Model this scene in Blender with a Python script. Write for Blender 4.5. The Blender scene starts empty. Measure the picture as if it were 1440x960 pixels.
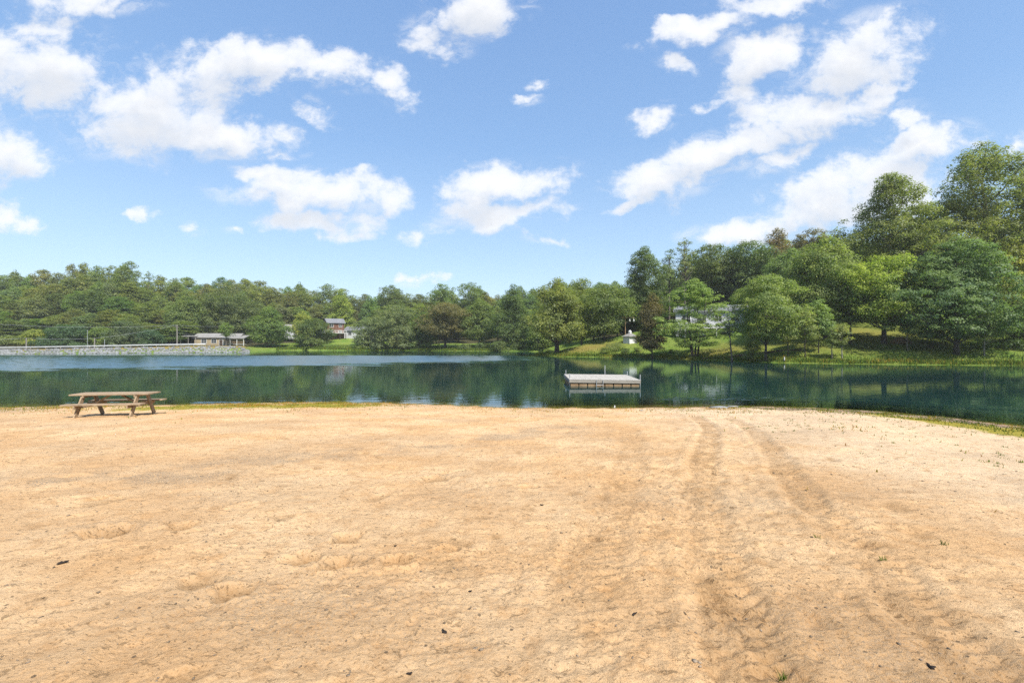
import bpy, math, random
import numpy as np
R = math.radians
# ------------------------------------------------------------------ camera, world, sun, exposure
sc = bpy.context.scene
col = sc.collection
CAMZ = 3.0            # lake surface is z = 0
F = 660.0             # focal length in pixels of the 1440 px wide photograph
cam = bpy.data.objects.new('camera', bpy.data.cameras.new('camera'))
col.objects.link(cam); sc.camera = cam
cam.location = (0, 0, CAMZ); cam.rotation_euler = (R(90), 0, 0)
cam.data.sensor_width = 36; cam.data.lens = 36 * F / 1440
cam.data.clip_start = 0.1; cam.data.clip_end = 6000

SUN_EL, SUN_AZ = 52.0, 146.0      # azimuth clockwise from +Y (view direction)
sun = bpy.data.objects.new('sun', bpy.data.lights.new('sun', 'SUN'))
col.objects.link(sun)
sun.data.energy = 4.4; sun.data.angle = R(0.9); sun.data.color = (1, .95, .87)
sun.rotation_euler = (R(90 - SUN_EL), 0, R(180 - SUN_AZ))
sc.view_settings.view_transform = 'Standard'; sc.view_settings.look = 'None'
sc.view_settings.exposure = 0.88; sc.view_settings.gamma = 1; sc.view_settings.use_curve_mapping = False
sc.cycles.use_denoising = False; sc.cycles.max_bounces = 7; sc.cycles.diffuse_bounces = 3; sc.cycles.glossy_bounces = 3
sc.cycles.transparent_max_bounces = 8; sc.cycles.caustics_reflective = False; sc.cycles.caustics_refractive = False

class NT:
    """small helper round a node tree"""
    def __init__(s, tree): s.t = tree
    def n(s, kind, ins=None, **props):
        nd = s.t.nodes.new('ShaderNode' + kind)
        for k, v in props.items(): setattr(nd, k, v)
        if ins:
            for k, v in ins.items():
                sock = nd.inputs[k]
                if isinstance(v, bpy.types.NodeSocket): s.t.links.new(v, sock)
                else: sock.default_value = v
        return nd
    def math(s, op, a, b=0.0, c=None, clamp=False):
        ins = {0: a, 1: b}
        if c is not None: ins[2] = c
        return s.n('Math', ins, operation=op, use_clamp=clamp).outputs[0]
    def vm(s, op, a, b=(0, 0, 0)):
        return s.n('VectorMath', {0: a, 1: b}, operation=op)
    def smooth(s, v, a, b, lo=0.0, hi=1.0):
        return s.n('MapRange', {0: v, 1: a, 2: b, 3: lo, 4: hi}, interpolation_type='SMOOTHSTEP').outputs[0]
    def mix(s, f, a, b, mode='MIX'):
        nd = s.n('Mix', data_type='RGBA', blend_type=mode)
        for sock, v in ((nd.inputs[0], f), (nd.inputs[6], a), (nd.inputs[7], b)):
            if isinstance(v, bpy.types.NodeSocket): s.t.links.new(v, sock)
            elif isinstance(v, (tuple, list)): sock.default_value = tuple(v) + ((1,) if len(v) == 3 else ())
            else: sock.default_value = v
        return nd.outputs[2]
    def noise(s, vec, scale, detail=4, rough=.55, dist=0.0, dims='3D'):
        return s.n('TexNoise', {'Vector': vec, 'Scale': scale, 'Detail': detail, 'Roughness': rough, 'Distortion': dist}, noise_dimensions=dims).outputs[0]
    def link(s, a, b): s.t.links.new(a, b)

# sky: Nishita + fair-weather clouds laid out by direction in the sky itself
w = bpy.data.worlds.new('World'); sc.world = w; w.use_nodes = True
w.node_tree.nodes.clear()
T = NT(w.node_tree)
CLOUDS = [  # azimuth/elevation tangents given as 660ths, half sizes, tilt, weight
 (45,95,125,75,0,1.0),(205,160,125,68,0,1.0),(330,92,115,44,-8,1.0),(455,95,85,30,12,.95),(310,192,105,36,0,.95),
 (10,218,68,46,0,.95),(5,303,48,24,8,.95),(445,155,45,16,38,.6),(553,120,38,26,50,.7),(130,-4,105,26,0,.85),
 (440,272,140,36,3,1.05),(440,312,95,22,4,.95),(355,252,52,18,12,.75),(670,12,85,44,-12,1.0),(612,58,55,34,10,.85),
 (700,258,115,30,-8,1.0),(705,298,100,24,-4,.95),(590,330,40,18,-10,.75),(765,332,34,13,0,.75),
 (985,38,95,24,-14,1.0),(1085,8,100,22,-6,.95),(952,90,34,13,14,.65),(1068,78,62,40,-14,1.0),(1055,130,40,26,-10,.5),
 (1205,78,115,56,-22,1.0),(1165,112,60,36,-10,.7),(1235,130,56,13,-18,.65),(918,168,46,22,-18,.85),(930,254,85,34,-12,1.0),
 (1030,208,120,32,-16,1.0),(1155,160,130,36,-4,1.0),(1268,172,50,17,-6,.75),(873,292,36,11,-14,.65),(1105,217,56,18,-30,.8),
 (1170,278,130,46,-16,1.05),(1050,320,90,26,-14,1.0),(1295,208,85,36,-14,1.0),(1230,262,120,50,0,.9),(1000,335,50,20,0,.8),
 (742,142,24,9,-10,.5),(215,306,22,12,0,.5),(270,326,22,9,0,.42),(745,120,16,9,0,.4),(390,222,60,14,-10,.55),(1000,150,30,9,-5,.5),
 (1440,205,40,24,0,.6),(590,398,40,9,0,.5),(330,325,18,8,0,.5),(-120,160,130,60,0,1),(-200,40,140,50,0,1),(1580,120,120,50,0,1),(1640,260,110,30,0,.9)]
grp = bpy.data.node_groups.new('cloud_density', 'ShaderNodeTree')
grp.interface.new_socket('uv', in_out='INPUT', socket_type='NodeSocketVector')
grp.interface.new_socket('density', in_out='OUTPUT', socket_type='NodeSocketFloat')
G = NT(grp)
gi = grp.nodes.new('NodeGroupInput'); go = grp.nodes.new('NodeGroupOutput')
acc = None
for (px, py, a, b, rot, wt) in CLOUDS:
    m = G.n('Mapping', {'Vector': gi.outputs[0], 'Location': ((px - 720) / F, (480 - py) / F, 0), 'Rotation': (0, 0, R(-rot)), 'Scale': (1.25 * a / F, 1.25 * b / F, 1)}, vector_type='TEXTURE')
    g = G.n('TexGradient', {'Vector': m.outputs[0]}, gradient_type='SPHERICAL').outputs[1]
    acc = G.math('MULTIPLY', g, wt) if acc is None else G.math('MAXIMUM', acc, G.math('MULTIPLY', g, wt))
    if acc is not None and False: pass
G.link(acc, go.inputs[0])
dirv = T.n('TexCoord').outputs['Generated']
sx = T.n('SeparateXYZ', {0: dirv})
ady = T.math('MAXIMUM', T.math('ABSOLUTE', sx.outputs[1]), .04)
u = T.math('DIVIDE', sx.outputs[0], ady); v = T.math('DIVIDE', sx.outputs[2], ady)
uv = T.n('CombineXYZ', {0: u, 1: v, 2: 0.0}).outputs[0]
stretch = T.vm('MULTIPLY', uv, (1.0, 1.35, 1.0)).outputs[0]
warpc = T.n('TexNoise', {'Vector': stretch, 'Scale': 6.5, 'Detail': 6, 'Roughness': .58}, noise_dimensions='2D').outputs[1]
warp = T.vm('MULTIPLY', T.vm('SUBTRACT', warpc, (.5, .5, .5)).outputs[0], (.16, .10, 0)).outputs[0]
uvw = T.vm('ADD', uv, warp).outputs[0]
def dens(vec):
    nd = w.node_tree.nodes.new('ShaderNodeGroup'); nd.node_tree = grp
    T.link(vec, nd.inputs[0]); return nd.outputs[0]
nz = T.noise(stretch, 9, 12, .63, .12, '2D')
nzf = T.math('MULTIPLY', T.math('SUBTRACT', nz, .5), 1.7)
d0 = T.math('ADD', dens(uvw), nzf)
alpha = T.math('MULTIPLY', T.smooth(d0, .12, .60), T.smooth(d0, -.1, 1.1, .55, 1.0))
alpha = T.math('MULTIPLY', alpha, T.smooth(dens(uvw), .0, .14))
wis = T.math('MULTIPLY', T.smooth(T.noise(T.vm('MULTIPLY', uvw, (1.0, 1.9, 1.0)).outputs[0], 7, 10, .66, .2, '2D'), .46, .74), T.smooth(dens(uv), .0, .35))
alpha = T.math('MAXIMUM', alpha, T.math('MULTIPLY', wis, .55))
# thicker cloud above the sample point means we look at a shaded base
up = T.vm('ADD', uvw, (.012, .050, 0)).outputs[0]
nz2 = T.noise(T.vm('ADD', stretch, (.012, .045, 0)).outputs[0], 9, 9, .63, .12, '2D')
d1 = T.math('ADD', dens(up), T.math('MULTIPLY', T.math('SUBTRACT', nz2, .5), 1.0))
shade = T.smooth(d1, .10, .95)
ccol = T.mix(shade, (4.55, 4.55, 4.6, 1), (3.5, 3.6, 3.8, 1))
sky = T.n('TexSky', sky_type='NISHITA', sun_disc=False, sun_elevation=R(SUN_EL), sun_rotation=R(SUN_AZ), altitude=100, air_density=1.0, dust_density=.6, ozone_density=1.15)
skyc = sky.outputs[0]
ramp = T.n('ValToRGB', {0: sx.outputs[2]}); e = ramp.color_ramp.elements
e[0].position = 0.0; e[0].color = (.62, .82, 1.0, 1); e[1].position = .62; e[1].color = (.215, .405, .78, 1)
k = ramp.color_ramp.elements.new(.18); k.color = (.44, .66, .93, 1)
k = ramp.color_ramp.elements.new(.38); k.color = (.27, .49, .85, 1)
veil = T.vm('SCALE', ramp.outputs[0]); veil.inputs['Scale'].default_value = 4.3
skyc = T.mix(.68, skyc, veil.outputs[0])
cmix = T.mix(T.math('MULTIPLY', alpha, .95), skyc, ccol)
bg = T.n('Background', {'Color': cmix, 'Strength': .13})
T.link(bg.outputs[0], T.n('OutputWorld').inputs[0])

# ------------------------------------------------------------------ helpers
def tag(o, label=None, cat=None, group=None, kind=None):
    if label: o['label'] = label
    if cat: o['category'] = cat
    if group: o['group'] = group
    if kind: o['kind'] = kind
    return o
def empty(name, loc, rz=0.0):
    o = bpy.data.objects.new(name, None); col.objects.link(o)
    o.location = loc; o.rotation_euler = (0, 0, rz); o.empty_display_size = .2
    return o
def np_mesh(name, V, faces, mat, parent=None, smooth=False, attrs=None):
    """V (n,3); faces (m,k) array of one polygon size, or a list of lists"""
    me = bpy.data.meshes.new(name)
    V = np.asarray(V, dtype=np.float32)
    if isinstance(faces, np.ndarray):
        m, k = faces.shape
        me.vertices.add(len(V)); me.vertices.foreach_set('co', V.ravel())
        me.loops.add(m * k); me.loops.foreach_set('vertex_index', faces.astype(np.int32).ravel())
        me.polygons.add(m); me.polygons.foreach_set('loop_start', np.arange(m, dtype=np.int32) * k)
        me.update(calc_edges=True)
    else:
        me.from_pydata(V.tolist(), [], faces); me.update()
    if attrs:
        for an, av in attrs.items():
            a = me.attributes.new(an, 'FLOAT', 'POINT'); a.data.foreach_set('value', np.asarray(av, dtype=np.float32))
    if smooth: me.polygons.foreach_set('use_smooth', np.ones(len(me.polygons), dtype=bool))
    if mat: me.materials.append(mat)
    o = bpy.data.objects.new(name, me); col.objects.link(o)
    if parent: o.parent = parent
    return o
class MB:
    """collects solids, then links them as one mesh object"""
    def __init__(s): s.v = []; s.f = []
    def add(s, vs, fs):
        k = len(s.v); s.v += [tuple(p) for p in vs]; s.f += [[i + k for i in f] for f in fs]; return s
    def box(s, c, size, rz=0.0, ry=0.0, rx=0.0):
        hx, hy, hz = (q / 2 for q in size); out = []
        b = min(hx, hy, hz) * .18                      # small chamfer on the vertical ends
        pts = [(x, y, z) for z in (-hz, hz) for (x, y) in ((-hx, -hy + b), (-hx + b, -hy), (hx - b, -hy), (hx, -hy + b), (hx, hy - b), (hx - b, hy), (-hx + b, hy), (-hx, hy - b))]
        for (x, y, z) in pts:
            y, z = y * math.cos(rx) - z * math.sin(rx), y * math.sin(rx) + z * math.cos(rx)
            x, z = x * math.cos(ry) + z * math.sin(ry), -x * math.sin(ry) + z * math.cos(ry)
            x, y = x * math.cos(rz) - y * math.sin(rz), x * math.sin(rz) + y * math.cos(rz)
            out.append((x + c[0], y + c[1], z + c[2]))
        fs = [list(range(7, -1, -1)), list(range(8, 16))] + [[i, (i + 1) % 8, 8 + (i + 1) % 8, 8 + i] for i in range(8)]
        return s.add(out, fs)
    def tube(s, pts, rads, n=7, cap=True):
        pts = [np.array(p, float) for p in pts]; rings = []
        for i, p in enumerate(pts):
            t = pts[min(i + 1, len(pts) - 1)] - pts[max(i - 1, 0)]; t /= (np.linalg.norm(t) + 1e-9)
            a = np.cross(t, (0, 0, 1) if abs(t[2]) < .9 else (1, 0, 0)); a /= np.linalg.norm(a); b = np.cross(t, a)
            r = rads[i] if hasattr(rads, '__len__') else rads
            rings.append([p + r * (math.cos(2 * math.pi * j / n) * a + math.sin(2 * math.pi * j / n) * b) for j in range(n)])
        vs = [q for ring in rings for q in ring]
        fs = [[i * n + j, i * n + (j + 1) % n, (i + 1) * n + (j + 1) % n, (i + 1) * n + j] for i in range(len(pts) - 1) for j in range(n)]
        if cap: fs += [list(range(n - 1, -1, -1)), list(range((len(pts) - 1) * n, len(pts) * n))]
        return s.add(vs, fs)
    def beam(s, p, q, wd, th, up=(0, 0, 1)):
        p = np.array(p, float); q = np.array(q, float); t = q - p; t /= np.linalg.norm(t)
        a = np.cross(t, up); a /= np.linalg.norm(a); b = np.cross(a, t)
        vs = [e + sx * a * wd / 2 + sy * b * th / 2 for e in (p, q) for (sx, sy) in ((-1, -1), (1, -1), (1, 1), (-1, 1))]
        return s.add(vs, [[3, 2, 1, 0], [4, 5, 6, 7]] + [[i, (i + 1) % 4, 4 + (i + 1) % 4, 4 + i] for i in range(4)])
    def build(s, name, mat, parent=None, smooth=False):
        return np_mesh(name, np.array(s.v), s.f, mat, parent, smooth)

rs = np.random.RandomState(11)
_ang = rs.rand(256, 256) * 2 * math.pi
_gx, _gy = np.cos(_ang), np.sin(_ang)
def perlin(x, y):
    xi = np.floor(x).astype(int); yi = np.floor(y).astype(int); fx = x - xi; fy = y - yi
    uu = fx * fx * fx * (fx * (fx * 6 - 15) + 10); vv = fy * fy * fy * (fy * (fy * 6 - 15) + 10)
    def g(i, j, dx, dy):
        a = (xi + i) & 255; b = (yi + j) & 255
        return _gx[a, b] * dx + _gy[a, b] * dy
    n0 = g(0, 0, fx, fy) * (1 - uu) + g(1, 0, fx - 1, fy) * uu
    n1 = g(0, 1, fx, fy - 1) * (1 - uu) + g(1, 1, fx - 1, fy - 1) * uu
    return (n0 * (1 - vv) + n1 * vv) * 1.5
def fbm(x, y, octv=4, gain=.5, lac=2.03):
    s = 0; a = 1
    for k in range(octv):
        s = s + a * perlin(x + 17.3 * k, y - 9.1 * k); x = x * lac; y = y * lac; a *= gain
    return s
def sstep(v, a, b):
    t = np.clip((v - a) / (b - a), 0, 1); return t * t * (3 - 2 * t)

# ------------------------------------------------------------------ lake outline and land height
LAKE = np.array([(-190,40),(-100,30),(-60,26),(-40,23.5),(-23.5,21.5),(-16.1,22.2),(-12,22.9),(-8.5,23.3),(-4,22.5),(0,21.3),(4,21.1),(7.8,21.5),(10.5,21.75),
 (13.5,21.2),(15.9,20.0),(17.2,18.2),(18.1,16.2),(19.5,12),(22,4),(30,-8),(70,-20),(120,5),(105,42),(80,54),(63.5,58),(53,60),(45,62.5),(38,66),
 (34,71),(30.5,77),(27,82),(23.5,85.5),(17,89),(11,92),(7.5,95),(5,98.5),(4.6,101),(8,106),(12,118),(10,132),(3,141),(-4,145),(-16,150),(-35,155),(-53,155),
 (-70,158.5),(-78,155),(-76,140),(-74,132),(-97,121),(-120,110),(-165,88),(-215,66)], float)
def lake_sd(x, y):
    """signed distance to the lake outline: positive on land"""
    x = np.asarray(x, float); y = np.asarray(y, float)
    best = np.full(x.shape, 1e9); inside = np.zeros(x.shape, bool)
    n = len(LAKE)
    for i in range(n):
        ax, ay = LAKE[i]; bx, by = LAKE[(i + 1) % n]; ex, ey = bx - ax, by - ay
        t = np.clip(((x - ax) * ex + (y - ay) * ey) / (ex * ex + ey * ey), 0, 1)
        best = np.minimum(best, np.hypot(x - ax - t * ex, y - ay - t * ey))
        c = ((ay > y) != (by > y))
        inside ^= c & (x < (bx - ax) * (y - ay) / ((by - ay) if by != ay else 1e-9) + ax)
    return np.where(inside, -best, best)
def wig(x, y): return .45 * fbm(x * .35, y * .35, 3)
def sand_base(x, y):
    D = lake_sd(x, y) + .28 * fbm(x * .9 + 4, y * .9, 3)
    z = np.where(D > 0, 1.62 * (1 - np.exp(-(.036 * D + .0022 * D * D))), .11 * D)
    return z, D
def land(x, y):
    x = np.asarray(x, float); y = np.asarray(y, float)
    D = lake_sd(x, y)
    Dw = D + wig(x, y) * np.clip(np.abs(D) / 3, .6, 1) * 1.2
    Dp = np.maximum(Dw, 0)
    s = .075 + .225 * sstep(x, -15, 18)
    zmax = 12 + 9 * sstep(x, -15, 20)
    lin = s * np.maximum(Dp - 2.5, 0) + .02 * Dp
    hill = zmax * (1 - np.exp(-lin / zmax)) + .32 * (1 - np.exp(-Dp / .7))
    crest = .95 + .8 * sstep(x, -130, -80)
    dam = crest * np.clip(D / 3.4, 0, 1) + .11 * np.maximum(D - 20, 0)
    dam = np.minimum(dam, 13)
    wd = sstep(-x, 71, 78) * sstep(y + .45 * x, 20, 30) * (1 - sstep(y, 137, 146) * sstep(x, -100, -80))
    z = hill * (1 - wd) + dam * wd
    z += 2.3 * np.exp(-(((x + 66) / 15) ** 2 + ((y - 176) / 13) ** 2)) * (D > 0)
    z += np.where(D > 6, .35 * fbm(x * .06, y * .06, 3) * np.clip((D - 6) / 10, 0, 1), 0)
    z = np.where(D > 0, z, np.maximum(.16 * D, -3))
    near = (y < 34 + .0 * x) & (x > -110) & (x < 26)
    zs, _ = sand_base(x, y)
    z = np.where(near, zs - .25 - .05 * np.clip(D, 0, 3), z)
    return z
def zland(x, y): return float(land(np.array([x]), np.array([y]))[0])
def at(px, d): return (px - 720) / F * d

# ------------------------------------------------------------------ materials
def new_mat(name):
    m = bpy.data.materials.new(name); m.use_nodes = True; m.node_tree.nodes.clear(); return m, NT(m.node_tree)
def finish(t, shader, disp=None):
    o = t.n('OutputMaterial'); t.link(shader, o.inputs[0])
def simple(name, c1, c2, scale=6, rough=.8, bump=.2, stretch=(1, 1, 1), metal=0.0):
    m, t = new_mat(name)
    pos = t.n('Mapping', {'Vector': t.n('TexCoord').outputs['Object'], 'Scale': stretch}).outputs[0]
    nz = t.noise(pos, scale, 6, .6)
    big = t.noise(pos, scale * .17, 3, .5)
    f = t.math('ADD', t.math('MULTIPLY', nz, .65), t.math('MULTIPLY', big, .35))
    c = t.mix(t.smooth(f, .34, .66), c1, c2)
    bp = t.n('Bump', {'Height': nz, 'Strength': bump, 'Distance': .03}).outputs[0]
    p = t.n('BsdfPrincipled', {'Base Color': c, 'Roughness': rough, 'Metallic': metal, 'Normal': bp, 'Specular IOR Level': .3})
    finish(t, p.outputs[0]); return m
M = {}
M['old_wood'] = simple('old_wood', (.20, .14, .085), (.40, .30, .195), 9, .85, .5, (1, 8, 8))
M['grey_wood'] = simple('grey_wood', (.29, .27, .23), (.46, .43, .38), 7, .85, .4, (8, 1, 8))
M['fascia_wood'] = simple('fascia_wood', (.23, .205, .17), (.35, .32, .27), 7, .85, .4, (1, 8, 8))
M['brown_timber'] = simple('brown_timber', (.20, .125, .065), (.33, .225, .125), 6, .85, .4, (1, 6, 6))
M['black_plastic'] = simple('black_plastic', (.015, .015, .015), (.03, .03, .03), 6, .5, .1)
M['galvanised'] = simple('galvanised', (.30, .32, .33), (.46, .48, .49), 9, .45, .1, metal=.4)
M['white_paint'] = simple('white_paint', (.52, .52, .50), (.66, .66, .64), 3, .6, .1)
M['white_siding'] = simple('white_siding', (.42, .43, .44), (.52, .53, .54), 2, .7, .3, (.3, .3, 9))
M['tan_siding'] = simple('tan_siding', (.25, .20, .12), (.33, .27, .17), 2, .8, .3, (.3, .3, 9))
M['brown_siding'] = simple('brown_siding', (.10, .052, .034), (.17, .085, .055), 2, .8, .3, (8, 8, .3))
M['grey_shingle'] = simple('grey_shingle', (.11, .115, .125), (.20, .205, .215), 5, .9, .3)
M['pale_shingle'] = simple('pale_shingle', (.17, .165, .155), (.26, .25, .235), 5, .9, .3)
M['dark_wood'] = simple('dark_wood', (.035, .024, .017), (.075, .052, .036), 7, .85, .4)
M['rock'] = simple('rock', (.15, .155, .15), (.25, .255, .25), .9, .9, .4)
M['pole_wood'] = simple('pole_wood', (.16, .145, .125), (.28, .26, .23), 5, .9, .3, (6, 6, 1))
M['wire'] = simple('wire', (.35, .37, .38), (.42, .44, .45), 3, .5, 0)
M['char'] = simple('char', (.012, .010, .009), (.04, .03, .025), 30, .9, .5)
M['asphalt'] = simple('asphalt', (.10, .10, .10), (.15, .15, .15), 8, .9, .2)
m, t = new_mat('window_glass')
finish(t, t.n('BsdfPrincipled', {'Base Color': (.02, .025, .03, 1), 'Roughness': .08, 'Specular IOR Level': .6}).outputs[0]); M['glass'] = m
# bark
m, t = new_mat('bark')
pos = t.n('Mapping', {'Vector': t.n('TexCoord').outputs['Object'], 'Scale': (5, 5, .9)}).outputs[0]
nz = t.noise(pos, 2.2, 6, .65)
oi = t.n('ObjectInfo')
c = t.mix(t.smooth(nz, .35, .68), (.35, .33, .31, 1), (1.35, 1.3, 1.25, 1))
c = t.mix(1.0, oi.outputs['Color'], c, 'MULTIPLY')
finish(t, t.n('BsdfPrincipled', {'Base Color': c, 'Roughness': .9, 'Normal': t.n('Bump', {'Height': nz, 'Strength': .6, 'Distance': .06}).outputs[0]}).outputs[0]); M['bark'] = m
# foliage: hue comes from the object's own colour, varied per leaf spray and per bough
m, t = new_mat('foliage')
oi = t.n('ObjectInfo'); rnd = t.n('Attribute', attribute_name='leaf').outputs['Fac']
opos = t.n('TexCoord').outputs['Object']
ns = t.noise(opos, .35, 3, .6)
c = t.mix(t.smooth(ns, .34, .66), (.80, .86, .95, 1), (1.18, 1.14, .90, 1))
c = t.mix(1.0, oi.outputs['Color'], c, 'MULTIPLY')
br = t.n('CombineXYZ', {0: t.math('MULTIPLY_ADD', rnd, .46, .86), 1: t.math('MULTIPLY_ADD', rnd, .38, .88), 2: t.math('MULTIPLY_ADD', rnd, .3, .9)}).outputs[0]
c = t.mix(1.0, c, br, 'MULTIPLY')
df = t.n('BsdfDiffuse', {'Color': c}).outputs[0]
tc = t.mix(1.0, c, (1.3, 1.5, .65, 1), 'MULTIPLY')
tr = t.n('BsdfTranslucent', {'Color': tc}).outputs[0]
gl = t.n('BsdfGlossy', {'Color': (.8, .85, .9, 1), 'Roughness': .45}).outputs[0]
s1 = t.n('MixShader', {0: .5, 1: df, 2: tr}).outputs[0]
s2 = t.n('MixShader', {0: .012, 1: s1, 2: gl}).outputs[0]
finish(t, s2); M['foliage'] = m
# blades of grass: colour from the per-blade attribute (0 green .. 1 straw/orange)
m, t = new_mat('grass_blades')
a = t.n('Attribute', attribute_name='dry').outputs['Fac']
ramp = t.n('ValToRGB', {0: a}); e = ramp.color_ramp.elements
e[0].position = 0; e[0].color = (.045, .10, .016, 1); e[1].position = 1; e[1].color = (.42, .20, .03, 1)
k = ramp.color_ramp.elements.new(.35); k.color = (.15, .20, .03, 1)
k = ramp.color_ramp.elements.new(.7); k.color = (.36, .25, .04, 1)
s1 = t.n('MixShader', {0: .35, 1: t.n('BsdfDiffuse', {'Color': ramp.outputs[0]}).outputs[0], 2: t.n('BsdfTranslucent', {'Color': ramp.outputs[0]}).outputs[0]}).outputs[0]
finish(t, s1); M['blades'] = m
# land: lawn near the shores, leaf litter under the woods
m, t = new_mat('lawn_and_litter')
pos = t.n('NewGeometry').outputs['Position']
wood = t.n('Attribute', attribute_name='wood').outputs['Fac']
dry = t.n('Attribute', attribute_name='dry').outputs['Fac']
n1 = t.noise(pos, .35, 5, .6); n2 = t.noise(pos, 2.6, 6, .7); n3 = t.noise(pos, 14, 4, .7)
g = t.mix(t.smooth(n1, .35, .65), (.125, .205, .030, 1), (.205, .255, .048, 1))
g = t.mix(t.math('MULTIPLY', t.smooth(n2, .42, .7), .6), g, (.062, .105, .018, 1))
g = t.mix(dry, g, t.mix(t.smooth(n2, .35, .65), (.28, .17, .055, 1), (.22, .19, .05, 1)))
l = t.mix(t.smooth(n2, .35, .65), (.035, .040, .016, 1), (.085, .072, .030, 1))
wf = t.smooth(t.math('ADD', wood, t.math('MULTIPLY', t.math('SUBTRACT', n1, .5), .8)), .35, .65)
c = t.mix(wf, g, l)
h = t.math('ADD', n2, n3)
finish(t, t.n('BsdfPrincipled', {'Base Color': c, 'Roughness': .95, 'Specular IOR Level': .1, 'Normal': t.n('Bump', {'Height': h, 'Strength': .8, 'Distance': .25}).outputs[0]}).outputs[0]); M['land'] = m
# sand
m, t = new_mat('beach_sand')
pos = t.n('NewGeometry').outputs['Position']
damp = t.n('Attribute', attribute_name='damp').outputs['Fac']
grit = t.n('Attribute', attribute_name='grit').outputs['Fac']
mud = t.n('Attribute', attribute_name='mud').outputs['Fac']
moss = t.n('Attribute', attribute_name='moss').outputs['Fac']
flat = t.n('Mapping', {'Vector': pos, 'Scale': (1, 1, 0)}).outputs[0]
n1 = t.noise(flat, .55, 5, .6); n2 = t.noise(flat, 5, 6, .65); n3 = t.noise(flat, 45, 5, .7); n4 = t.noise(flat, 230, 3, .7)
c = t.mix(t.smooth(n1, .34, .66), (.555, .345, .170, 1), (.655, .452, .255, 1))
spos = t.n('SeparateXYZ', {0: pos})
pale = t.math('MULTIPLY', t.smooth(t.math('ADD', spos.outputs[0], t.math('MULTIPLY', n1, 3.0)), 4.5, 9.5), t.smooth(spos.outputs[1], 3.0, 7.0))
c = t.mix(t.math('MULTIPLY', pale, .75), c, (.64, .49, .325, 1))
c = t.mix(t.math('MULTIPLY', t.smooth(n2, .47, .70), .5), c, (.42, .225, .088, 1))
c = t.mix(t.math('MULTIPLY', grit, t.smooth(n3, .40, .62)), c, (.26, .205, .145, 1))
c = t.mix(damp, c, t.mix(t.smooth(n3, .35, .65), (.215, .118, .046, 1), (.32, .19, .085, 1)))
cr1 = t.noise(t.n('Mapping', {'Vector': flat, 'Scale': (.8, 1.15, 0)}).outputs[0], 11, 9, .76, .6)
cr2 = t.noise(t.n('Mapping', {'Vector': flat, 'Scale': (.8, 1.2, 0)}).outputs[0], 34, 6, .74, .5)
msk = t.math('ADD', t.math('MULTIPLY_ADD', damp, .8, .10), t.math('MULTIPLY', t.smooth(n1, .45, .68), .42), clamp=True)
clod_shade = t.math('MAXIMUM', t.smooth(cr1, .58, .67), t.math('MULTIPLY', t.smooth(cr2, .575, .67), .8))
c = t.mix(t.math('MULTIPLY', clod_shade, msk), c, (.215, .125, .060, 1))  # brown specks in the clod hollows, their small shadows painted into the colour
fine = t.math('ADD', t.math('MULTIPLY', n3, .5), t.math('MULTIPLY', n4, .5))
c = t.mix(t.smooth(fine, .36, .64), t.mix(1.0, c, (.78, .75, .71, 1), 'MULTIPLY'), t.mix(1.0, c, (1.12, 1.13, 1.14, 1), 'MULTIPLY'))
spk = t.n('TexVoronoi', {'Vector': flat, 'Scale': 14.0, 'Randomness': 1.0})
sel = t.n('SeparateColor', {0: spk.outputs['Color']}).outputs[0]
dot = t.math('MULTIPLY', t.math('LESS_THAN', spk.outputs['Distance'], .16), t.math('GREATER_THAN', sel, .90))
c = t.mix(t.math('MULTIPLY', dot, .75), c, (.07, .055, .04, 1))
c = t.mix(mud, c, t.mix(t.smooth(n3, .35, .65), (.13, .085, .06, 1), (.24, .165, .12, 1)))
mf = t.smooth(t.math('ADD', moss, t.math('MULTIPLY', t.math('SUBTRACT', n2, .5), 1.1)), .35, .75)
c = t.mix(mf, c, t.mix(t.smooth(n3, .35, .65), (.17, .20, .024, 1), (.36, .24, .040, 1)))
h = t.math('ADD', t.math('ADD', t.math('MULTIPLY', n3, .8), t.math('MULTIPLY', n4, .35)), t.math('MULTIPLY', clod_shade, -.7))
bp = t.n('Bump', {'Height': h, 'Strength': .8, 'Distance': .032}).outputs[0]
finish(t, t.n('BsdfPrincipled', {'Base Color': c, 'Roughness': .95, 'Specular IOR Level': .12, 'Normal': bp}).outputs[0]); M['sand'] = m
# water
m, t = new_mat('lake_water')
pos = t.n('NewGeometry').outputs['Position']
sp = t.n('SeparateXYZ', {0: pos}); X, Y = sp.outputs[0], sp.outputs[1]
dep = t.n('Attribute', attribute_name='depth').outputs['Fac']
wn = t.math('MULTIPLY', t.math('SUBTRACT', t.noise(t.n('Mapping', {'Vector': pos, 'Scale': (.25, 1, 0)}).outputs[0], .16, 7, .72), .5), 44)
f1 = t.math('ADD', t.math('SUBTRACT', Y, t.math('MULTIPLY_ADD', X, .48, 70.0)), wn)
f2 = t.math('ADD', t.math('SUBTRACT', 103.0, Y), t.math('MULTIPLY', wn, .2))
f3 = t.math('SUBTRACT', 10.0, X)
ruf = t.math('MULTIPLY', t.math('MULTIPLY', t.smooth(f1, -4, 8), t.smooth(f2, -2, 5)), t.smooth(f3, 0, 14))
ruf2 = None
def patch(cx, cy, rx, ry, rot, k):
    mp = t.n('Mapping', {'Vector': pos, 'Location': (cx, cy, 0), 'Rotation': (0, 0, R(rot)), 'Scale': (rx, ry, 1e4)}, vector_type='TEXTURE').outputs[0]
    return t.math('MULTIPLY', t.n('TexGradient', {'Vector': mp}, gradient_type='SPHERICAL').outputs[1], k)
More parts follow.
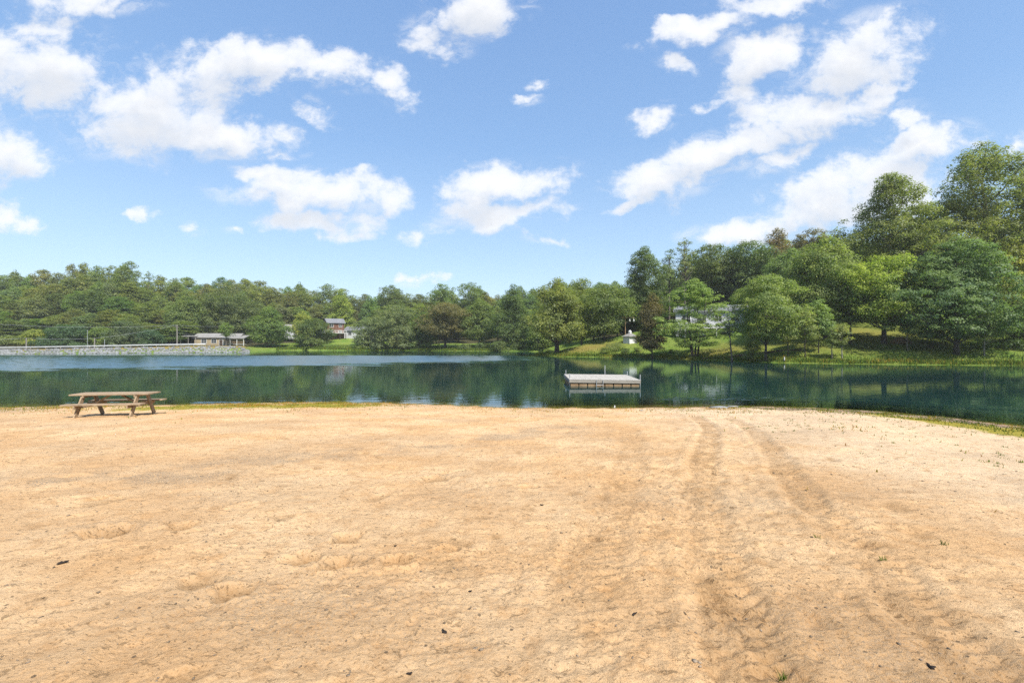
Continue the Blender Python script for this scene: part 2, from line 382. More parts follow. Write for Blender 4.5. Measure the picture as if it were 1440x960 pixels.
for a in ((10.5, 24.4, 4.2, .9, 0, 2.2), (14.5, 24.6, 4.5, .9, -8, 2.0), (19.2, 20.4, 3.2, .6, -28, 2.0), (-14.6, 23.1, 1.6, .5, 3, 2.0), (-20.6, 23.0, 1.5, .5, 0, 2.0), (23, 21, 4, .6, -24, 1.8)):
    g = patch(*a); ruf2 = g if ruf2 is None else t.math('ADD', ruf2, g)
ripn = t.noise(t.n('Mapping', {'Vector': pos, 'Scale': (1, 4, 0)}).outputs[0], 1.3, 4, .7)
ruf2 = t.math('MULTIPLY', t.math('MINIMUM', ruf2, 1.0), t.smooth(ripn, .46, .62))
rall = t.math('MAXIMUM', ruf, ruf2)
calm = t.noise(t.n('Mapping', {'Vector': pos, 'Scale': (.8, 1.6, 0)}).outputs[0], 1.1, 3, .5)
chop = t.noise(t.n('Mapping', {'Vector': pos, 'Scale': (1, 1.7, 0)}).outputs[0], 2.4, 5, .65)
b1 = t.n('Bump', {'Height': calm, 'Strength': .05, 'Distance': .12}).outputs[0]
fac = t.n('TexNoise', {'Vector': t.n('Mapping', {'Vector': pos, 'Scale': (.7, 1.6, 0)}).outputs[0], 'Scale': .9, 'Detail': 5, 'Roughness': .72}).outputs[1]
fs_ = t.n('SeparateColor', {0: fac})
gx = t.math('MULTIPLY', t.math('SUBTRACT', fs_.outputs[0], .5), .3)
gy = t.math('MULTIPLY_ADD', t.math('SUBTRACT', fs_.outputs[1], .5), .26, -.112)      # normals tilted beachward so the ruffled band mirrors sky, in place of wave shapes
wv = t.n('CombineXYZ', {0: t.math('MULTIPLY', gx, rall), 1: t.math('MULTIPLY', gy, rall), 2: 0.0}).outputs[0]
b2 = t.vm('NORMALIZE', t.vm('ADD', b1, wv).outputs[0]).outputs[0]
rough = t.math('MULTIPLY_ADD', ruf, .08, .012)
gl = t.n('BsdfGlossy', {'Color': (.86, .95, .97, 1), 'Roughness': rough, 'Normal': b2}).outputs[0]
body = t.n('BsdfDiffuse', {'Color': (.008, .028, .027, 1)}).outputs[0]
bed = t.n('BsdfTransparent', {'Color': (.62, .64, .32, 1)}).outputs[0]
under = t.n('MixShader', {0: t.smooth(dep, .0, .6), 1: bed, 2: body}).outputs[0]
fr = t.n('Fresnel', {'IOR': 1.333, 'Normal': b2}).outputs[0]
fr = t.math('MULTIPLY', fr, .97)
finish(t, t.n('MixShader', {0: fr, 1: under, 2: gl}).outputs[0]); M['water'] = m

# ------------------------------------------------------------------ setting: land sheet, beach, water
def axis(lo, hi, step, far_lo, far_hi, k=14):
    core = np.arange(lo, hi + .01, step)
    a = lo - (lo - far_lo) * (np.linspace(1, 0, k, endpoint=False)) ** 2.4
    b = hi + (far_hi - hi) * (np.linspace(0, 1, k + 1)[1:]) ** 2.4
    return np.concatenate([a, core, b])
def grid_mesh(name, xs, ys, zfun, mat, attrs_fun=None, smooth=True):
    X, Y = np.meshgrid(xs, ys); x = X.ravel(); y = Y.ravel(); z, at_ = zfun(x, y)
    nx, ny = len(xs), len(ys)
    idx = np.arange(nx * ny).reshape(ny, nx)
    fs = np.stack([idx[:-1, :-1], idx[:-1, 1:], idx[1:, 1:], idx[1:, :-1]], -1).reshape(-1, 4)
    return np_mesh(name, np.stack([x, y, z], 1), fs, mat, None, smooth, at_)
def land_z(x, y):
    z = land(x, y); D = lake_sd(x, y)
    wood = np.clip((D - 9) / 10, 0, 1)
    lawn_r = np.exp(-(((x - 34) / 22) ** 2 + ((y - 88) / 20) ** 2) ** 2)          # mown lawn below the white house
    lawn_r2 = np.exp(-(((x - 55) / 26) ** 2 + ((y - 72) / 14) ** 2) ** 2) * .75
    lawn_m = np.exp(-(((x + 62) / 22) ** 2 + ((y - 170) / 14) ** 2) ** 2)
    lawn_b = np.exp(-(((x + 18) / 40) ** 2 + ((y - 164) / 11) ** 2) ** 2)
    wood = np.clip(wood - lawn_r - lawn_r2 - lawn_m - lawn_b, 0, 1)
    dry = np.exp(-(((x - 33) / 8) ** 2 + ((y - 79.5) / 4) ** 2)) * .6 + np.exp(-(((x - 54) / 14) ** 2 + ((y - 74) / 7) ** 2)) * .55 + .8 * np.exp(-(((x - 16) / 7) ** 2 + ((y - 97) / 3) ** 2))
    dry = dry + .9 * ((x < -72) & (D > 2.2) & (D < 14) & (y < 140))
    return z, {'wood': wood, 'dry': np.clip(dry, 0, 1)}
o = grid_mesh('terrain', axis(-200, 130, 1.1, -2600, 2600), axis(12, 262, 1.1, -900, 3000), land_z, M['land'])
tag(o, kind='structure')

TRK = [  # tyre tracks: polyline, width, strength
 ([(6.6,17.0),(5.56,13.1),(3.5,8.6),(2.35,5.85),(1.66,3.77),(1.24,2.4),(.7,.6),(.2,-2)], .30, 1.0),
 ([(7.6,16.5),(6.4,12.4),(4.9,8.7),(3.9,6.58),(3.03,3.9),(2.45,2.4),(1.9,.6),(1.3,-2)], .26, .9),
 ([(3.2,13.0),(2.6,10.4),(2.0,8.1),(1.15,5.4),(.63,3.77),(.3,2.77),(-.1,1.4),(-.5,0)], .34, .5)]
def poly_sd(x, y, pts):
    best = np.full(x.shape, 1e9); along = np.zeros(x.shape); acc = 0
    for (a, b), (c, d) in zip(pts[:-1], pts[1:]):
        ex, ey = c - a, d - b; L = math.hypot(ex, ey)
        tt = np.clip(((x - a) * ex + (y - b) * ey) / (L * L), 0, 1)
        dd = np.hypot(x - a - tt * ex, y - b - tt * ey); sgn = np.sign((x - a) * ey - (y - b) * ex)
        m = dd < np.abs(best); best = np.where(m, dd * np.where(sgn == 0, 1, sgn), best); along = np.where(m, acc + tt * L, along); acc += L
    return best, along
def sand_z(x, y):
    z, D = sand_base(x, y)
    land_ = np.clip(D / 1.2, 0, 1)
    wx = x + .35 * fbm(x * .8, y * .8, 2); wy = y + .35 * fbm(x * .8 + 9, y * .8, 2)
    h = .020 * fbm(x * .45, y * .45, 3) + .010 * fbm(wx * 1.7, wy * 2.4, 4, .55)
    r = fbm(wx * 5.5, wy * 7.5, 4, .6); h += .009 * (r - .6 * np.maximum(r - .25, 0)); r2 = fbm(x * 15, y * 21, 3, .6); r3 = np.abs(perlin(wx * 11, wy * 16)); h += .0085 * r2 * (.5 + np.clip(fbm(x * .7, y * .7, 2), -.3, .8))
    pk = perlin(x * 3.1 + 31, y * 3.1) ; pits = np.maximum(pk - .42, 0); h -= .045 * pits
    pk2 = perlin(x * 7.3 - 11, y * 7.3 + 3); h -= .035 * np.maximum(pk2 - .42, 0)
    damp = np.clip(pits * 2.2, 0, .45) * sstep(perlin(x * .5 + 3, y * .5), -.1, .5)
    grit = np.clip(.35 + .9 * fbm(x * .35 + 50, y * .6, 3), 0, 1) * .55
    # low ridge of grey grit sweeping across the beach on the left
    gr, _ = poly_sd(x, y, [(-9, 5.2), (-5, 6.8), (-2.2, 9.5), (1.5, 13)])
    grit = np.clip(grit + 1.1 * np.exp(-(gr / .6) ** 2) * sstep(fbm(x * 1.3, y * 1.3, 2), -.4, .4), 0, 1)
    # scuffed holes dug by feet
    rr = np.random.RandomState(5)
    for (cx, cy, rad, dp) in [(-3.9, 4.55, .22, .07), (-3.3, 4.7, .16, .05), (-1.75, 3.95, .15, .06), (-1.45, 3.85, .13, .06), (-1.55, 4.4, .14, .05), (-2.35, 3.55, .16, .04), (-.95, 3.9, .12, .05), (-.55, 4.1, .10, .04), (-2.0, 3.4, .13, .04), (.2, 6.3, .14, .04), (-1.1, 6.8, .2, .05), (2.9, 5.2, .10, .03)]:
        q = np.hypot(x - cx + .06 * perlin(x * 9, y * 9), (y - cy) * 1.2 + .06 * perlin(x * 9 + 5, y * 9)) / rad
        g = np.exp(-q ** 4); h += -dp * g + dp * .35 * np.exp(-((q - 1.3) / .35) ** 2); damp = np.maximum(damp, .62 * g)
    for i in range(320):
        cx = rr.uniform(-16, 13); cy = rr.uniform(2, 18); rad = rr.uniform(.07, .15); dp = rr.uniform(.008, .024); an = rr.uniform(0, 3.14); ca, sa = math.cos(an), math.sin(an)
        msk = (np.abs(x - cx) < .5) & (np.abs(y - cy) < .5)
        if not msk.any(): continue
        xx = x[msk] - cx; yy = y[msk] - cy
        q = np.hypot((xx * ca + yy * sa) / 1.9, -xx * sa + yy * ca) / rad
        g = np.exp(-q ** 4); h[msk] += -dp * g + dp * .4 * np.exp(-((q - 1.25) / .3) ** 2)
        if i % 3 == 0: damp[msk] = np.maximum(damp[msk], .4 * g)
    for pts, wd, st in TRK:
        dd, al = poly_sd(x, y, pts); ad = np.abs(dd + .07 * fbm(al * .9, al * .0 + 3.3 * wd, 2))
        core = 1 - sstep(ad, wd * .55, wd * .95); berm = np.exp(-((ad - wd * 1.15) / (.22 * wd)) ** 2)
        fade = np.clip(.82 + .4 * fbm(al * .5 + 7, dd * .8, 2), .2, 1) * st
        tread = np.sin((al + .55 * ad) * 2 * math.pi / .135) * core
        h += fade * (-.030 * core + .016 * berm + .014 * tread) + fade * core * .014 * fbm(x * 9, y * 9, 3, .6)
        damp = np.maximum(damp, fade * .66 * core * np.clip(.78 + .5 * fbm(x * 3.2, y * 3.2, 3), 0, 1))
        wide = np.exp(-(ad / (wd * 2.4)) ** 2); h += st * wide * .014 * fbm(x * 7 + 4, y * 7, 3, .65)
        damp = np.maximum(damp, st * .34 * wide * np.clip(.40 + .9 * fbm(x * 2.1 + 3, y * 2.1, 3), 0, 1))
    bleach = sstep(x, 4, 12) * sstep(y, 1.5, 6)
    damp = damp * (1 - .6 * bleach)
    z = z + h * land_
    wnz = fbm(x * .8, y * .8, 3)
    mud = np.exp(-((D - .85 - .3 * wnz) / .75) ** 2) * sstep(x, 8.5, 11.5) * .95
    damp = np.maximum(damp, .6 * np.exp(-((D - .15) / .45) ** 2)); mud = np.maximum(mud, .45 * np.exp(-((D + .1) / .30) ** 2)); mud = np.maximum(mud, .8 * (D < -.2))
    moss = .95 * np.exp(-((D - 1.8 - .6 * wnz) / 1.5) ** 2) * (.35 + .6 * sstep(-x, 4.5, 8) * sstep(x, -18, -15.5) + .75 * sstep(x, 13.5, 16.5))
    moss = np.maximum(moss, .9 * np.exp(-((D - 2.3 - .6 * wnz) / 1.7) ** 2) * sstep(-x, 4.5, 8) * sstep(x, -18, -15.5))
    moss = np.maximum(moss, .97 * np.exp(-((D - 3.1 - .6 * wnz) / 2.4) ** 2) * sstep(x, 11.5, 15.5))
    moss = np.maximum(moss, .9 * np.exp(-((D + .12) / .22) ** 2)) * (1 - .9 * mud * sstep(x, 9, 12))
    grit = np.maximum(grit, sstep(-x, 18.5, 20.5) * sstep(y, 17.2, 18.6))
    return z, {'damp': damp, 'grit': grit, 'mud': np.clip(mud, 0, 1), 'moss': np.clip(moss, 0, 1)}
sx_ = np.sinh(np.linspace(-1, 1, 1001) * 4.2) / math.sinh(4.2) * 52
ys_a = 1.5 * np.exp(np.linspace(0, 1, 760) * math.log(27 / 1.5))
ys_b = np.concatenate([-14 + (np.linspace(0, 1, 40)) * 13.9, np.linspace(0, 1.5, 60)[:-1]])
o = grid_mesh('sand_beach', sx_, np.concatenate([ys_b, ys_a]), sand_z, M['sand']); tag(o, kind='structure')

wx_ = axis(-60, 40, .5, -220, 130, 12); wy_ = axis(14, 30, .25, -30, 175, 30)
def water_z(x, y):
    zs, D = sand_base(x, y)
    return np.zeros(x.shape), {'depth': np.maximum(-zs, 0)}
o = grid_mesh('lake_water', wx_, wy_, water_z, M['water']); tag(o, kind='structure')

# dam road behind the guardrail
DAM = [(-215, 66), (-165, 88), (-120, 110), (-97, 121), (-74, 132)]
def dam_pt(s, back):
    """s from 0 (far left) to 1 (right end) along the dam, back = metres behind the waterline"""
    seg = [math.dist(a, b) for a, b in zip(DAM[:-1], DAM[1:])]; L = sum(seg); q = s * L
    for (a, b), l in zip(zip(DAM[:-1], DAM[1:]), seg):
        if q <= l + 1e-6:
            tt = q / l; dx, dy = (b[0] - a[0]) / l, (b[1] - a[1]) / l
            return (a[0] + dx * q - dy * back, a[1] + dy * q + dx * back)
        q -= l
vs = []
for i in range(61):
    for bk in (6.0, 11.5):
        x, y = dam_pt(i / 60, bk); vs.append((x, y, zland(x, y) + .06))
fs = [[2 * i, 2 * i + 1, 2 * i + 3, 2 * i + 2] for i in range(60)]
tag(np_mesh('dam_road', np.array(vs), fs, M['asphalt']), kind='structure')

# riprap: loose stone on the lake face of the dam
rg = np.random.RandomState(3)
ico_v = np.array([(0, 0, 1), (.89, 0, .45), (.28, .85, .45), (-.72, .53, .45), (-.72, -.53, .45), (.28, -.85, .45), (.72, .53, -.45), (-.28, .85, -.45), (-.89, 0, -.45), (-.28, -.85, -.45), (.72, -.53, -.45), (0, 0, -1)])
ico_f = np.array([(0,1,2),(0,2,3),(0,3,4),(0,4,5),(0,5,1),(1,6,2),(2,7,3),(3,8,4),(4,9,5),(5,10,1),(6,7,2),(7,8,3),(8,9,4),(9,10,5),(10,6,1),(11,7,6),(11,8,7),(11,9,8),(11,10,9),(11,6,10)])
V = []; Fc = []
for i in range(3600):
    s = rg.rand() ** .9; bk = rg.uniform(-.35, 3.1)
    x, y = dam_pt(s, bk); z = zland(x, y)
    r = rg.uniform(.12, .36) * (1.25 if bk < .5 else 1)
    vv = ico_v * (1 + rg.uniform(-.28, .28, (12, 1))) * np.array([r, r, r * .7]) * rg.uniform(.75, 1.3, 3)
    a = rg.rand() * 6.28; ca, sa = math.cos(a), math.sin(a)
    vv = np.stack([vv[:, 0] * ca - vv[:, 1] * sa + x, vv[:, 0] * sa + vv[:, 1] * ca + y, vv[:, 2] + max(z, -.05) + .04], 1)
    Fc.append(ico_f + 12 * i); V.append(vv)
o = np_mesh('riprap_stones', np.concatenate(V), np.concatenate(Fc), M['rock'])
tag(o, 'pale grey loose stones covering the lake face of the dam', 'stones', kind='stuff')

# thin summer haze: one closed box of even air round the whole place
m = bpy.data.materials.new('haze_air'); m.use_nodes = True; m.node_tree.nodes.clear(); t = NT(m.node_tree)
vol = t.n('VolumePrincipled', {'Color': (.93, .95, .93, 1), 'Density': .0003, 'Anisotropy': .2})
t.link(vol.outputs[0], t.n('OutputMaterial').inputs['Volume'])
hv = [(x, y, z) for z in (-9, 60) for (x, y) in ((-2700, -1000), (2700, -1000), (2700, 3100), (-2700, 3100))]
tag(np_mesh('haze', np.array(hv, float), [[3, 2, 1, 0], [4, 5, 6, 7], [0, 1, 5, 4], [1, 2, 6, 5], [2, 3, 7, 6], [3, 0, 4, 7]], m), 'thin pale summer haze hanging over the lake and woods', 'haze', kind='stuff')

# ------------------------------------------------------------------ trees
def envelope(shape, t):
    if shape == 'round': return np.sqrt(np.clip(1 - (2 * t - 1) ** 2, 0, 1)) ** .75
    if shape == 'oval': return np.sin(np.pi * np.clip(t, 0, 1) ** .8) ** .65
    if shape == 'egg': return np.clip(np.minimum(1, t * 4 + .35) * (1 - t ** 2.2), 0, 1) ** .8
    if shape == 'cone': return np.clip((1 - t) ** .75 * np.minimum(1, t * 5 + .45), 0.04, 1)
    if shape == 'fan': return np.clip((.25 + .75 * np.clip(t * 1.6, 0, 1)) * np.sqrt(np.clip(1 - np.clip((t - .55) / .45, 0, 1) ** 2, 0, 1)), .05, 1)
    if shape == 'column': return np.clip(np.minimum(1, t * 5 + .5) * np.sqrt(np.clip(1 - t ** 4, 0, 1)), .05, 1)
    if shape == 'mound': return np.sqrt(np.clip(1 - t ** 2, 0, 1)) ** .7
    return np.ones_like(t)
def tree_meshes(seed, H, Rad, shape='round', base=.22, clump=1.1, dens=1.0, leaf=.3, fill=.55, stems=1, trunk=None, lean=0.0, flat=.62, limbs=24, leafk=1.0):
    rg = np.random.RandomState(seed)
    hz = H * (1 - base); trunk = trunk or (.012 * H + .05)
    # lopsided, lobed envelope
    ph = rg.rand(4) * 6.28
    C = []; rads = []
    vol = hz * Rad * Rad
    want = int(np.clip(dens * 1.5 * vol / clump ** 3 * .55, 10, 420)); tries = 0
    while len(C) < want and tries < want * 30:
        tries += 1
        tt = rg.rand(); a = rg.rand() * 6.283
        lob = 1 + .20 * math.sin(2 * a + ph[0] + 3 * tt) + .17 * math.sin(3 * a + ph[1] + 5 * tt) + .20 * math.sin(11 * tt + ph[2] + a)
        rho = envelope(shape, np.array(tt)) * (Rad - .55 * clump) * lob * rg.rand() ** (.5 * fill + .12)
        z = H * base + clump * .35 + tt * (hz - clump * .8)
        p = np.array([rho * math.cos(a), rho * math.sin(a), z])
        cr = clump * rg.uniform(.5, 1.45) * (.8 if tt > .85 else 1)
        if C:
            dd = np.linalg.norm((np.array(C) - p) * (1, 1, 1.35), axis=1)
            if dd.min() < clump * .62: continue
        C.append(p); rads.append(cr)
    C = np.array(C); rads = np.array(rads)
    C[:, 0] += lean * C[:, 2]
    # leaf sprays on every clump
    nl = np.maximum((leafk * 6.5 * (rads / leaf) ** 2).astype(int), 8)
    ci = np.repeat(np.arange(len(C)), nl); n = len(ci)
    dv = rg.normal(size=(n, 3)); dv /= np.linalg.norm(dv, axis=1)[:, None]
    low = dv[:, 2] < -.25; dv[low & (rg.rand(n) < .6), 2] *= -1
    rad = rads[ci] * (.45 + .6 * rg.rand(n) ** .6) * (1 + .12 * rg.normal(size=n))
    off = dv * rad[:, None]; off[:, 2] *= flat
    droop = np.hypot(off[:, 0], off[:, 1]) * .18; off[:, 2] -= droop
    P = C[ci] + off
    axis_out = P - np.array([0, 0, H * (base + .35 * (1 - base))]); axis_out /= (np.linalg.norm(axis_out, axis=1)[:, None] + 1e-6)
    Nn = dv * .9 + axis_out * .35 + np.array([0, 0, .55]) + rg.normal(size=(n, 3)) * .34
    Nn /= np.linalg.norm(Nn, axis=1)[:, None]
    rv = rg.normal(size=(n, 3)); U = np.cross(Nn, rv); U /= np.linalg.norm(U, axis=1)[:, None]; W = np.cross(Nn, U)
    sz = leaf * rg.uniform(.55, 1.35, n); asp = rg.uniform(.5, .85, n)
    a = (U * sz[:, None]) * .5; b = (W * (sz * asp)[:, None]) * .5
    bend = Nn * (sz * rg.uniform(-.12, .16, n))[:, None]
    V = np.stack([P - a + bend, P - b * rg.uniform(.7, 1.3, n)[:, None], P + a + bend, P + b * rg.uniform(.7, 1.3, n)[:, None]], 1).reshape(-1, 3)
    fs = np.arange(n * 4).reshape(n, 4)
    lf = np.repeat(np.clip(rg.normal(.5, .24, n) + .18 * rg.normal(size=len(C))[ci], 0, 1), 4)
    # trunk(s) and limbs
    mb = MB()
    spines = []
    for k in range(stems):
        a0 = 6.283 * k / max(stems, 1) + rg.rand(); sp = 0 if stems == 1 else trunk * 1.4
        tilt = 0 if stems == 1 else .16 * Rad
        pts = []
        top = H * (.86 if stems == 1 else .7)
        for i in range(8):
            q = i / 7
            wob = .02 * H * q
            pts.append((sp * math.cos(a0) + tilt * q * 1.6 * math.cos(a0) + rg.normal() * wob * .5 + lean * top * q, sp * math.sin(a0) + tilt * q * 1.6 * math.sin(a0) + rg.normal() * wob * .5, -.4 + (top + .4) * q))
        r0 = trunk / math.sqrt(stems)
        mb.tube(pts, [r0 * 1.35 if i == 0 else r0 * (1.02 - .86 * i / 7) for i in range(8)], 8)
        spines.append((np.array(pts), r0))
    order = rg.permutation(len(C))[:limbs]
    for j in order:
        pts, r0 = spines[j % len(spines)]
        zc = C[j][2]; z0 = max(H * base * .75, zc - .55 * np.hypot(C[j][0], C[j][1]) - .06 * H); z0 = min(z0, pts[-1][2] * .97)
        s0 = np.array([np.interp(z0, pts[:, 2], pts[:, 0]), np.interp(z0, pts[:, 2], pts[:, 1]), z0])
        e = C[j]; mid = (s0 + e) / 2 + np.array([0, 0, -.05 * np.linalg.norm(e - s0)]) + rg.normal(size=3) * .05 * np.linalg.norm(e - s0)
        rb = max(.022, r0 * .42 * (1 - .6 * z0 / H))
        mb.tube([s0, mid, e, e + (e - mid) * .35], [rb, rb * .7, rb * .4, rb * .15], 5, False)
    return (V, fs, lf), mb
def make_tree(name, label, cat, loc, crown_col, bark_col=(.10, .085, .07), group=None, rz=0.0, **kw):
    (V, fs, lf), mb = tree_meshes(**kw)
    root = empty(name, loc, rz); tag(root, label, cat, group)
    c = np_mesh('crown', V, fs, M['foliage'], root, False, {'leaf': lf}); c.color = (*crown_col, 1)
    tk = mb.build('trunk', M['bark'], root, True); tk.color = (*bark_col, 1)
    return root
def copy_tree(root, loc, rz, scale, label, crown_col, group, name=None):
    r = root.copy(); col.objects.link(r); r.location = loc; r.rotation_euler = (0, 0, rz); r.scale = scale
    r['label'] = label; r['group'] = group
    for ch in root.children:
        k = ch.copy(); col.objects.link(k); k.parent = r
        if k.name.startswith('crown'): k.color = (*crown_col, 1)
    return r
GREEN = (.160, .210, .062); OLIVE = (.190, .218, .066); PALE = (.222, .272, .088); DARK = (.122, .160, .056); YEL = (.285, .315, .070)
BLUE = (.158, .212, .092); BRONZE = (.145, .130, .060); GREY = (.180, .222, .100); RUST = (.205, .160, .074)
def jit(c, rg, k=.14): return tuple(float(q * rg.uniform(1 - k, 1 + k)) for q in c)
